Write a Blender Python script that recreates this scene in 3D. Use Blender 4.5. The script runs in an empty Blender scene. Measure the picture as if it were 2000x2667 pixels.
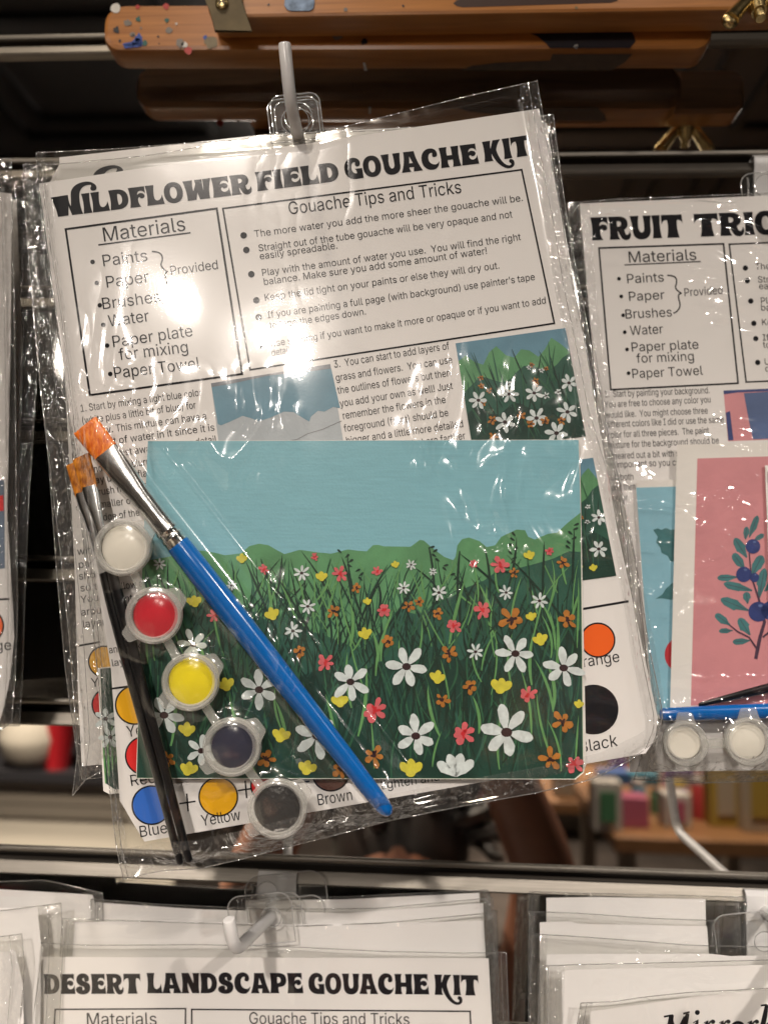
import bpy, math, random, bmesh
from mathutils import Vector as V, Matrix
from mathutils.geometry import tessellate_polygon, delaunay_2d_cdt
random.seed(4)
C = bpy.context.scene.collection
SC = bpy.context.scene
R_ = math.radians

# ------------------------------------------------------------------ camera, world, lamps, exposure
CAM_D, YAW, PITCH, ROLL, RAIL_Z = .41032, .0537865, .0997038, .0188757, .312846
FOC = 2003.0
f_ = V((-math.sin(YAW)*math.cos(PITCH), math.cos(YAW)*math.cos(PITCH), math.sin(PITCH)))
r0 = V((math.cos(YAW), math.sin(YAW), 0)); u0 = r0.cross(f_)
r_ = math.cos(ROLL)*r0 + math.sin(ROLL)*u0
u_ = -math.sin(ROLL)*r0 + math.cos(ROLL)*u0
EYE = V((0, -CAM_D, 0))
cd = bpy.data.cameras.new('camera'); cam = bpy.data.objects.new('camera', cd); C.objects.link(cam)
m = Matrix.Identity(4)
for i in range(3):
    m[i][0], m[i][1], m[i][2], m[i][3] = r_[i], u_[i], -f_[i], EYE[i]
cam.matrix_world = m
cd.sensor_width = 36; cd.sensor_fit = 'AUTO'; cd.lens = FOC/2667*36
cd.clip_start = .005; cd.clip_end = 60
cd.dof.use_dof = True; cd.dof.focus_distance = .32; cd.dof.aperture_fstop = 6.5
SC.camera = cam
W = bpy.data.worlds.new('World'); SC.world = W; W.use_nodes = True
W.node_tree.nodes['Background'].inputs[0].default_value = (1, .9, .8, 1)
W.node_tree.nodes['Background'].inputs[1].default_value = .07
SC.view_settings.view_transform = 'Standard'; SC.view_settings.look = 'None'
SC.view_settings.exposure = 0; SC.view_settings.gamma = 1
SC.render.engine = 'CYCLES'
cy = SC.cycles
cy.max_bounces = 14; cy.transparent_max_bounces = 40; cy.glossy_bounces = 6; cy.transmission_bounces = 6; cy.diffuse_bounces = 3
cy.sample_clamp_indirect = 4; cy.sample_clamp_direct = 0; cy.caustics_reflective = False; cy.caustics_refractive = False
cy.use_denoising = True
try: cy.denoiser = 'OPENIMAGEDENOISE'
except Exception: pass
LAMP_GAIN = .20
FRONT = ((0, -.1, -.05), 140)
LAMPS = [  # x, y, z, watts, size, (aim, spread)
    (-.60, -2.0, .67, 8.5, .13, FRONT), (-.34, -2.5, .66, 16, .16, FRONT), (-1.9, -1.9, .98, 3.5, .07, FRONT), (-1.25, -1.3, 1.12, 3, .08, FRONT), (1.8, -1.6, .95, 3.6, .07, FRONT),
    (2.3, -2.6, 1.0, 4, .07, FRONT), (-.35, -1.05, 1.12, 1.2, .08, FRONT), (.35, -.95, 1.12, 1.2, .08, FRONT), (-.45, -1.8, 1.12, 9, .08, ((.0, 0, -.56), 38)), (1.05, -1.5, 1.14, 8.5, .08, ((.22, 0, -.50), 38))]  # last lamp is unseen, added to brighten the lower right kits
FILL_LAMPS = [  # unseen fill lamps added to brighten the reflected shop: x, y, z, watts, spread
    (-1.0, -.75, 1.12, 110, 80), (.9, -2.0, 1.12, 34, 95), (2.0, -3.3, 1.12, 60, 95), (.4, -4.3, 1.12, 130, 95), (-.1, -.8, 1.12, 8, 70), (-.3, -.36, 1.15, 5, 95), (-1.3, -1.5, 1.12, 40, 90)]

# ------------------------------------------------------------------ helpers
def P(x, y, h):
    """photo pixel (2000 x 2667) on the upright plane h metres in front of the mirror"""
    ray = f_ + r_*((x-1000)/FOC) + u_*((1333.5-y)/FOC)
    return EYE + ray*((CAM_D-h)/ray.y)
def M(x, y, d):
    """a point of the shop that the mirror shows at this pixel, d metres in front of the mirror"""
    p = P(x, y, -d); return V((p.x, -p.y, p.z))

def tag(o, label=None, cat=None, group=None, kind=None):
    if label: o['label'] = label
    if cat: o['category'] = cat
    if group: o['group'] = group
    if kind: o['kind'] = kind
    return o
def empty(name, loc, label=None, cat=None, group=None):
    o = bpy.data.objects.new(name, None); C.objects.link(o); o.location = loc; o.empty_display_size = .01
    o.matrix_world = Matrix.Translation(loc)
    return tag(o, label, cat, group)

class MB:
    def __init__(s): s.v = []; s.f = []; s.m = []; s.mats = []
    def mi(s, mat):
        if mat not in s.mats: s.mats.append(mat)
        return s.mats.index(mat)
    def add(s, vs, fs, mat):
        b = len(s.v); s.v += [V(q) for q in vs]; k = s.mi(mat)
        for f in fs: s.f.append([b+i for i in f]); s.m.append(k)
    def grid(s, rows, mat, closed=False):
        n, k = len(rows), len(rows[0]); fs = []
        for i in range(n-1):
            for j in range(k if closed else k-1):
                j2 = (j+1) % k
                fs.append((i*k+j, i*k+j2, (i+1)*k+j2, (i+1)*k+j))
        s.add([p for r in rows for p in r], fs, mat)
    def tube(s, pts, rad, mat, n=10, cap=True, up=None):
        pts = [V(p) for p in pts]; rows = []
        prev = None
        for i, p in enumerate(pts):
            t = (pts[min(i+1, len(pts)-1)]-pts[max(i-1, 0)]).normalized()
            if prev is None:
                a = V((0, 0, 1)) if abs(t.z) < .9 else V((1, 0, 0))
                prev = (a - t*a.dot(t)).normalized()
            prev = (prev - t*prev.dot(t)).normalized(); b = t.cross(prev)
            rr = rad[i] if isinstance(rad, (list, tuple)) else rad
            rows.append([p + (prev*math.cos(2*math.pi*j/n) + b*math.sin(2*math.pi*j/n))*rr for j in range(n)])
        s.grid(rows, mat, True)
        if cap:
            s.add(rows[0], [tuple(range(n))[::-1]], mat); s.add(rows[-1], [tuple(range(n))], mat)
    def box(s, a, b, mat):
        x0, y0, z0 = a; x1, y1, z1 = b
        s.add([(x0,y0,z0),(x1,y0,z0),(x1,y1,z0),(x0,y1,z0),(x0,y0,z1),(x1,y0,z1),(x1,y1,z1),(x0,y1,z1)],
              [(0,3,2,1),(4,5,6,7),(0,1,5,4),(1,2,6,5),(2,3,7,6),(3,0,4,7)], mat)
    def ball(s, c, r, mat, sq=(1,1,1), n=14):
        rows = []
        for i in range(n//2+1):
            a = math.pi*i/(n//2)
            rows.append([V(c)+V((sq[0]*r*math.sin(a)*math.cos(2*math.pi*j/n), sq[1]*r*math.sin(a)*math.sin(2*math.pi*j/n), sq[2]*r*math.cos(a))) for j in range(n)])
        s.grid(rows, mat, True)
    def lathe(s, c, prof, mat, ax=(0,0,1), n=40):
        ax = V(ax).normalized(); a = V((1,0,0)) if abs(ax.x) < .9 else V((0,0,1))
        e = (a-ax*a.dot(ax)).normalized(); g = ax.cross(e)
        s.grid([[V(c)+ax*h+(e*math.cos(2*math.pi*j/n)+g*math.sin(2*math.pi*j/n))*max(r,1e-6) for j in range(n)] for r, h in prof], mat, True)
    def extrude(s, pts, d, mat):
        """flat polygon (3d) and its copy at +d with a rim"""
        pts = [V(p) for p in pts]; n = len(pts); tr = tessellate_polygon([pts])
        s.add(pts + [p+d for p in pts], list(tr) + [(c+n, b+n, a+n) for a, b, c in tr] + [(i, (i+1) % n, (i+1) % n+n, i+n) for i in range(n)], mat)
    def build(s, name, parent=None, smooth=True, bevel=0):
        me = bpy.data.meshes.new(name)
        o = bpy.data.objects.new(name, me); C.objects.link(o)
        if parent:
            org = parent.matrix_world.translation.copy()
        else:
            org = sum(s.v, V((0,0,0)))/max(1, len(s.v))
        me.from_pydata([p-org for p in s.v], [], s.f)
        for mt in s.mats: me.materials.append(mt)
        me.polygons.foreach_set('material_index', s.m)
        if smooth:
            me.polygons.foreach_set('use_smooth', [True]*len(s.f))
            bm = bmesh.new(); bm.from_mesh(me); bmesh.ops.recalc_face_normals(bm, faces=bm.faces)
            for e in bm.edges:
                if len(e.link_faces) == 2 and e.calc_face_angle(0) > .7: e.smooth = False
            bm.to_mesh(me); bm.free()
        me.update()
        if bevel:
            bv = o.modifiers.new('bevel', 'BEVEL'); bv.width = bevel; bv.segments = 3; bv.limit_method = 'ANGLE'; bv.angle_limit = R_(40)
        if parent:
            o.parent = parent; o.matrix_world = Matrix.Translation(org)
        else:
            o.location = org; o.matrix_world = Matrix.Translation(org)
        return o

class Flat:
    """a flat sheet given by three (pixel x, pixel y, distance from the mirror) corners"""
    def __init__(s, a, b, c):
        s.o = P(*a); s.n = (P(*c)-s.o).cross(P(*b)-s.o).normalized()
        if s.n.y > 0: s.n = -s.n
    def pt(s, x, y, off=0):
        ray = f_ + r_*((x-1000)/FOC) + u_*((1333.5-y)/FOC)
        t = (s.o+s.n*off-EYE).dot(s.n)/ray.dot(s.n)
        return EYE + ray*t
    def shift(s, d):
        q = Flat.__new__(Flat); q.o = s.o+s.n*d; q.n = s.n; return q

# ------------------------------------------------------------------ materials
def nt(name):
    mt = bpy.data.materials.new(name); mt.use_nodes = True; t = mt.node_tree
    return mt, t, t.nodes['Principled BSDF'], (lambda k, **kw: mk(t, k, kw))
def mk(t, k, kw):
    n = t.nodes.new(k)
    for a, b in kw.items():
        if hasattr(n, a): setattr(n, a, b)
        else: n.inputs[a.replace('_', ' ')].default_value = b
    return n
def coords(t, scale=(1,1,1)):
    g = t.nodes.new('ShaderNodeNewGeometry'); mp = t.nodes.new('ShaderNodeMapping')
    mp.inputs['Scale'].default_value = scale
    t.links.new(g.outputs['Position'], mp.inputs['Vector']); return mp.outputs[0]
def pbr(name, col, rough=.5, metal=0, vary=0, vscale=60, bump=0, bscale=200, spec=.5, coat=0, stretch=(1,1,1), trans=0, bdist=.001):
    mt, t, b, N = nt(name)
    b.inputs['Base Color'].default_value = (*col, 1); b.inputs['Roughness'].default_value = rough
    b.inputs['Metallic'].default_value = metal; b.inputs['Specular IOR Level'].default_value = spec
    b.inputs['Coat Weight'].default_value = coat; b.inputs['Coat Roughness'].default_value = .15
    b.inputs['Transmission Weight'].default_value = trans
    if vary:
        nz = N('ShaderNodeTexNoise', Scale=vscale, Detail=5); t.links.new(coords(t, stretch), nz.inputs['Vector'])
        mx = N('ShaderNodeMix', data_type='RGBA'); 
        mx.inputs['A'].default_value = (*[max(0, c*(1-vary)) for c in col], 1); mx.inputs['B'].default_value = (*[min(1, c*(1+vary)) for c in col], 1)
        cr = N('ShaderNodeMapRange'); cr.inputs[1].default_value = .3; cr.inputs[2].default_value = .7
        t.links.new(nz.outputs[0], cr.inputs[0]); t.links.new(cr.outputs[0], mx.inputs['Factor']); t.links.new(mx.outputs['Result'], b.inputs['Base Color'])
    if bump:
        nz = N('ShaderNodeTexNoise', Scale=bscale, Detail=4); t.links.new(coords(t, stretch), nz.inputs['Vector'])
        bp = N('ShaderNodeBump', Strength=bump, Distance=bdist); t.links.new(nz.outputs[0], bp.inputs['Height']); t.links.new(bp.outputs[0], b.inputs['Normal'])
    return mt
def film(name, rough, und=(16, .0016), crease=(38, .0022, 9, .52), fine=.0, seal=None, f0=.06, tint=.965, grey=.0, soft=0, st=(1,1,1), tight=None):
    """clear plastic film: see-through with angle-dependent gloss; gentle undulation, patches of sharp creases, optional crimped seal"""
    mt, t, b, N = nt(name); t.nodes.remove(b); out = t.nodes['Material Output']; ln = t.links.new
    tr = N('ShaderNodeBsdfTransparent'); tr.inputs[0].default_value = (tint, tint, tint*.99, 1)
    gl = N('ShaderNodeBsdfGlossy'); gl.inputs['Color'].default_value = (1,1,1,1); gl.inputs['Roughness'].default_value = rough
    fr = N('ShaderNodeLayerWeight'); fr.inputs[0].default_value = .5
    prev = None
    def bump(sock, dist, strength=1):
        nonlocal prev
        bp = N('ShaderNodeBump', Strength=strength, Distance=dist); ln(sock, bp.inputs['Height'])
        if prev: ln(prev.outputs[0], bp.inputs['Normal'])
        prev = bp
    if und:
        n = N('ShaderNodeTexNoise', Scale=und[0], Detail=1); ln(coords(t), n.inputs['Vector']); bump(n.outputs[0], und[1])
    if crease:
        n = N('ShaderNodeTexNoise', Scale=crease[0], Detail=1.5, Distortion=.7); ln(coords(t, st), n.inputs['Vector'])
        s1 = N('ShaderNodeMath', operation='SUBTRACT'); s1.inputs[1].default_value = .5; ln(n.outputs[0], s1.inputs[0])
        s2 = N('ShaderNodeMath', operation='ABSOLUTE'); ln(s1.outputs[0], s2.inputs[0])
        mk_ = N('ShaderNodeTexNoise', Scale=crease[2], Detail=1); ln(coords(t), mk_.inputs['Vector'])
        mr = N('ShaderNodeMapRange'); mr.interpolation_type = 'SMOOTHSTEP'; mr.inputs[1].default_value = crease[3]; mr.inputs[2].default_value = crease[3]+.14; ln(mk_.outputs[0], mr.inputs[0])
        if tight:   # stretched smooth above this height, creased below
            gz = N('ShaderNodeNewGeometry'); sx = N('ShaderNodeSeparateXYZ'); ln(gz.outputs['Position'], sx.inputs[0])
            zr = N('ShaderNodeMapRange'); zr.interpolation_type = 'SMOOTHSTEP'; zr.inputs[1].default_value = tight[0]; zr.inputs[2].default_value = tight[1]; zr.inputs[3].default_value = 1; zr.inputs[4].default_value = .08; ln(sx.outputs['Z'], zr.inputs[0])
            mm = N('ShaderNodeMath', operation='MULTIPLY'); ln(mr.outputs[0], mm.inputs[0]); ln(zr.outputs[0], mm.inputs[1]); mr = mm
        pr = N('ShaderNodeMath', operation='MULTIPLY'); ln(s2.outputs[0], pr.inputs[0]); ln(mr.outputs[0], pr.inputs[1]); bump(pr.outputs[0], crease[1])
    if seal:
        for sc_, d in seal:
            n = N('ShaderNodeTexVoronoi', Scale=sc_); n.feature = 'SMOOTH_F1'; ln(coords(t, (1,1,.55)), n.inputs['Vector']); bump(n.outputs[0], d)
    if fine:
        n = N('ShaderNodeTexNoise', Scale=1100, Detail=2); ln(coords(t), n.inputs['Vector']); bump(n.outputs[0], fine)
    if prev:
        ln(prev.outputs[0], gl.inputs['Normal']); ln(prev.outputs[0], fr.inputs['Normal'])
    pw = N('ShaderNodeMath', operation='POWER'); pw.inputs[1].default_value = 5; ln(fr.outputs['Facing'], pw.inputs[0])
    sc = N('ShaderNodeMath', operation='MULTIPLY_ADD'); sc.inputs[1].default_value = .8-f0; sc.inputs[2].default_value = f0; ln(pw.outputs[0], sc.inputs[0])
    last = gl
    if soft:
        g2 = N('ShaderNodeBsdfGlossy'); g2.inputs['Color'].default_value = (1,1,1,1); g2.inputs['Roughness'].default_value = soft
        if prev: ln(prev.outputs[0], g2.inputs['Normal'])
        m3 = N('ShaderNodeMixShader'); m3.inputs[0].default_value = .5; ln(gl.outputs[0], m3.inputs[1]); ln(g2.outputs[0], m3.inputs[2]); last = m3
    mx = N('ShaderNodeMixShader'); ln(sc.outputs[0], mx.inputs[0]); ln(tr.outputs[0], mx.inputs[1]); ln(last.outputs[0], mx.inputs[2])
    last = mx
    if grey:
        df = N('ShaderNodeBsdfDiffuse'); df.inputs[0].default_value = (.75,.75,.74,1)
        m2 = N('ShaderNodeMixShader'); m2.inputs[0].default_value = grey
        ln(mx.outputs[0], m2.inputs[1]); ln(df.outputs[0], m2.inputs[2]); last = m2
    ln(last.outputs[0], out.inputs['Surface'])
    return mt
def milky(name, col, op, rough=.25):
    mt, t, b, N = nt(name); out = t.nodes['Material Output']
    b.inputs['Base Color'].default_value = (*col, 1); b.inputs['Roughness'].default_value = rough
    b.inputs['Subsurface Weight'].default_value = 0
    tr = N('ShaderNodeBsdfTransparent'); tr.inputs[0].default_value = (.95,.95,.94,1)
    fr = N('ShaderNodeLayerWeight'); fr.inputs[0].default_value = .35
    mr = N('ShaderNodeMapRange'); mr.inputs[3].default_value = op; mr.inputs[4].default_value = min(1, op+.35)
    mx = N('ShaderNodeMixShader'); t.links.new(fr.outputs['Facing'], mr.inputs[0]); t.links.new(mr.outputs[0], mx.inputs[0])
    t.links.new(tr.outputs[0], mx.inputs[1]); t.links.new(b.outputs[0], mx.inputs[2]); t.links.new(mx.outputs[0], out.inputs['Surface'])
    return mt
def emit(name, col, s):
    mt, t, b, N = nt(name); b.inputs['Base Color'].default_value = (0,0,0,1)
    b.inputs['Emission Color'].default_value = (*col, 1); b.inputs['Emission Strength'].default_value = s; return mt
def s2l(*c): return tuple(((x/255+.055)/1.055)**2.4 if x > 10 else x/255/12.92 for x in c)
def wood(name, a, b_, rough=.35):
    mt, t, b, N = nt(name)
    nz = N('ShaderNodeTexNoise', Scale=6, Detail=8, Distortion=.6); t.links.new(coords(t, (3, 30, 60)), nz.inputs['Vector'])
    n2 = N('ShaderNodeTexNoise', Scale=40, Detail=3); t.links.new(coords(t, (.6, 8, 8)), n2.inputs['Vector'])
    ad = N('ShaderNodeMath', operation='MULTIPLY_ADD'); ad.inputs[1].default_value = .4; 
    t.links.new(n2.outputs[0], ad.inputs[0]); t.links.new(nz.outputs[0], ad.inputs[2])
    cr = N('ShaderNodeValToRGB'); cr.color_ramp.elements[0].position = .30; cr.color_ramp.elements[1].position = 1.0
    cr.color_ramp.elements[0].color = (*a, 1); cr.color_ramp.elements[1].color = (*b_, 1)
    t.links.new(ad.outputs[0], cr.inputs[0]); t.links.new(cr.outputs[0], b.inputs['Base Color'])
    b.inputs['Roughness'].default_value = rough; b.inputs['Coat Weight'].default_value = .3; b.inputs['Coat Roughness'].default_value = .25
    bp = N('ShaderNodeBump', Strength=.15, Distance=.0005); t.links.new(ad.outputs[0], bp.inputs['Height']); t.links.new(bp.outputs[0], b.inputs['Normal'])
    return mt
def paper(name, col, rough=.55, coat=.3, crough=.18, vary=.025):
    mt, t, b, N = nt(name)
    n1 = N('ShaderNodeTexNoise', Scale=9, Detail=1); t.links.new(coords(t), n1.inputs['Vector'])
    n2 = N('ShaderNodeTexNoise', Scale=1400, Detail=2); t.links.new(coords(t), n2.inputs['Vector'])
    b1 = N('ShaderNodeBump', Strength=.6, Distance=.0012); t.links.new(n1.outputs[0], b1.inputs['Height'])
    b2 = N('ShaderNodeBump', Strength=.25, Distance=.00012); t.links.new(n2.outputs[0], b2.inputs['Height']); t.links.new(b1.outputs[0], b2.inputs['Normal'])
    t.links.new(b2.outputs[0], b.inputs['Normal']); t.links.new(b2.outputs[0], b.inputs['Coat Normal'])
    mx = N('ShaderNodeMix', data_type='RGBA'); mx.inputs['A'].default_value = (*[c*(1-vary) for c in col], 1); mx.inputs['B'].default_value = (*[min(1, c*(1+vary)) for c in col], 1)
    n3 = N('ShaderNodeTexNoise', Scale=35, Detail=4); t.links.new(coords(t), n3.inputs['Vector'])
    t.links.new(n3.outputs[0], mx.inputs['Factor']); t.links.new(mx.outputs['Result'], b.inputs['Base Color'])
    b.inputs['Roughness'].default_value = rough; b.inputs['Coat Weight'].default_value = coat; b.inputs['Coat Roughness'].default_value = crough
    return mt
def gouache(name, col, vary=.32, vs=120, stretch=(1,1,1)):
    """matt brush-stroked paint on toothed paper"""
    mt, t, b, N = nt(name)
    n1 = N('ShaderNodeTexNoise', Scale=vs, Detail=6, Distortion=.4); t.links.new(coords(t, stretch), n1.inputs['Vector'])
    n2 = N('ShaderNodeTexVoronoi', Scale=900); t.links.new(coords(t), n2.inputs['Vector'])
    mr = N('ShaderNodeMapRange'); mr.inputs[1].default_value = .3; mr.inputs[2].default_value = .7; t.links.new(n1.outputs[0], mr.inputs[0])
    mx = N('ShaderNodeMix', data_type='RGBA'); mx.inputs['A'].default_value = (*[c*(1-vary) for c in col], 1); mx.inputs['B'].default_value = (*[min(1, c*(1+vary)) for c in col], 1)
    t.links.new(mr.outputs[0], mx.inputs['Factor']); t.links.new(mx.outputs['Result'], b.inputs['Base Color'])
    bp = N('ShaderNodeBump', Strength=.3, Distance=.0001); t.links.new(n2.outputs[0], bp.inputs['Height']); t.links.new(bp.outputs[0], b.inputs['Normal'])
    b.inputs['Roughness'].default_value = .45; b.inputs['Coat Weight'].default_value = .2; b.inputs['Coat Roughness'].default_value = .2
    return mt

PAPER = paper('white_paper', (.80,.775,.76))
BLANK = paper('drawing_paper', (.80,.77,.73), .7, .05)
INK = pbr('printed_black_ink', (.007,.007,.010), .75, spec=.2)
FILM = film('clear_film', .05, (14, .0008), (30, .014, 11, .47), .00001, None, .066, .975, 0, .165, (1.5,1,.8), (.07, .115))
FILMCR = film('creased_film', .05, (14, .0010), (32, .009, 12, .46), 0, None, .06, .975, 0, 0, (1,1,2))
FILMFLAT = film('clear_film_flat', .06, (12, .001), (30, .003, 9, .52), 0, None, .05, .97)
SEAL = film('crinkled_seal_film', .06, (60, .002), (60, .004, 20, .3), 0, ((260, .0022), (620, .0010)), .11, .93, .03)
EDGE = film('film_edge', .12, (300, .002), None, 0, None, .3, .8, .10)
TABF = film('hang_tab_plastic', .05, (30, .002), None, 0, None, .08, .94, .02)
TABE = film('hang_tab_edge', .1, (200, .001), None, 0, None, .3, .7, .35)
ALU = pbr('brushed_aluminium', (.25,.23,.20), .48, 1, vary=.12, vscale=30, stretch=(1,40,40), bump=.15, bscale=60)
DARK = pbr('dark_slot', (.07,.06,.05), .5)
MIRROR = None
def mirror_mat():
    mt, t, b, N = nt('mirror_acrylic')
    b.inputs['Metallic'].default_value = 1; b.inputs['Roughness'].default_value = 0.0
    n = N('ShaderNodeTexNoise', Scale=30, Detail=6); t.links.new(coords(t), n.inputs['Vector'])
    mr = N('ShaderNodeMapRange'); mr.inputs[3].default_value = .005; mr.inputs[4].default_value = .02; t.links.new(n.outputs[0], mr.inputs[0]); t.links.new(mr.outputs[0], b.inputs['Roughness'])
    b.inputs['Base Color'].default_value = (.80,.78,.75,1)
    n1 = N('ShaderNodeTexNoise', Scale=3, Detail=1); t.links.new(coords(t), n1.inputs['Vector'])
    bp = N('ShaderNodeBump', Strength=.05, Distance=.004); t.links.new(n1.outputs[0], bp.inputs['Height']); t.links.new(bp.outputs[0], b.inputs['Normal'])
    return mt
MIRROR = mirror_mat()
WOOD = wood('varnished_easel_wood', (.34,.115,.022), (.64,.27,.065))
BRASS = pbr('aged_brass', (.62,.47,.22), .25, 1, vary=.25, vscale=90, bump=.3, bscale=300)
STEEL = pbr('dull_steel_plate', (.09,.068,.035), .55, .7, vary=.3, vscale=60, bump=.1)
HOOKM = pbr('grey_white_hook_enamel', (.74,.73,.72), .3, 0, vary=.06, coat=.5, bump=.1, bscale=400)

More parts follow.
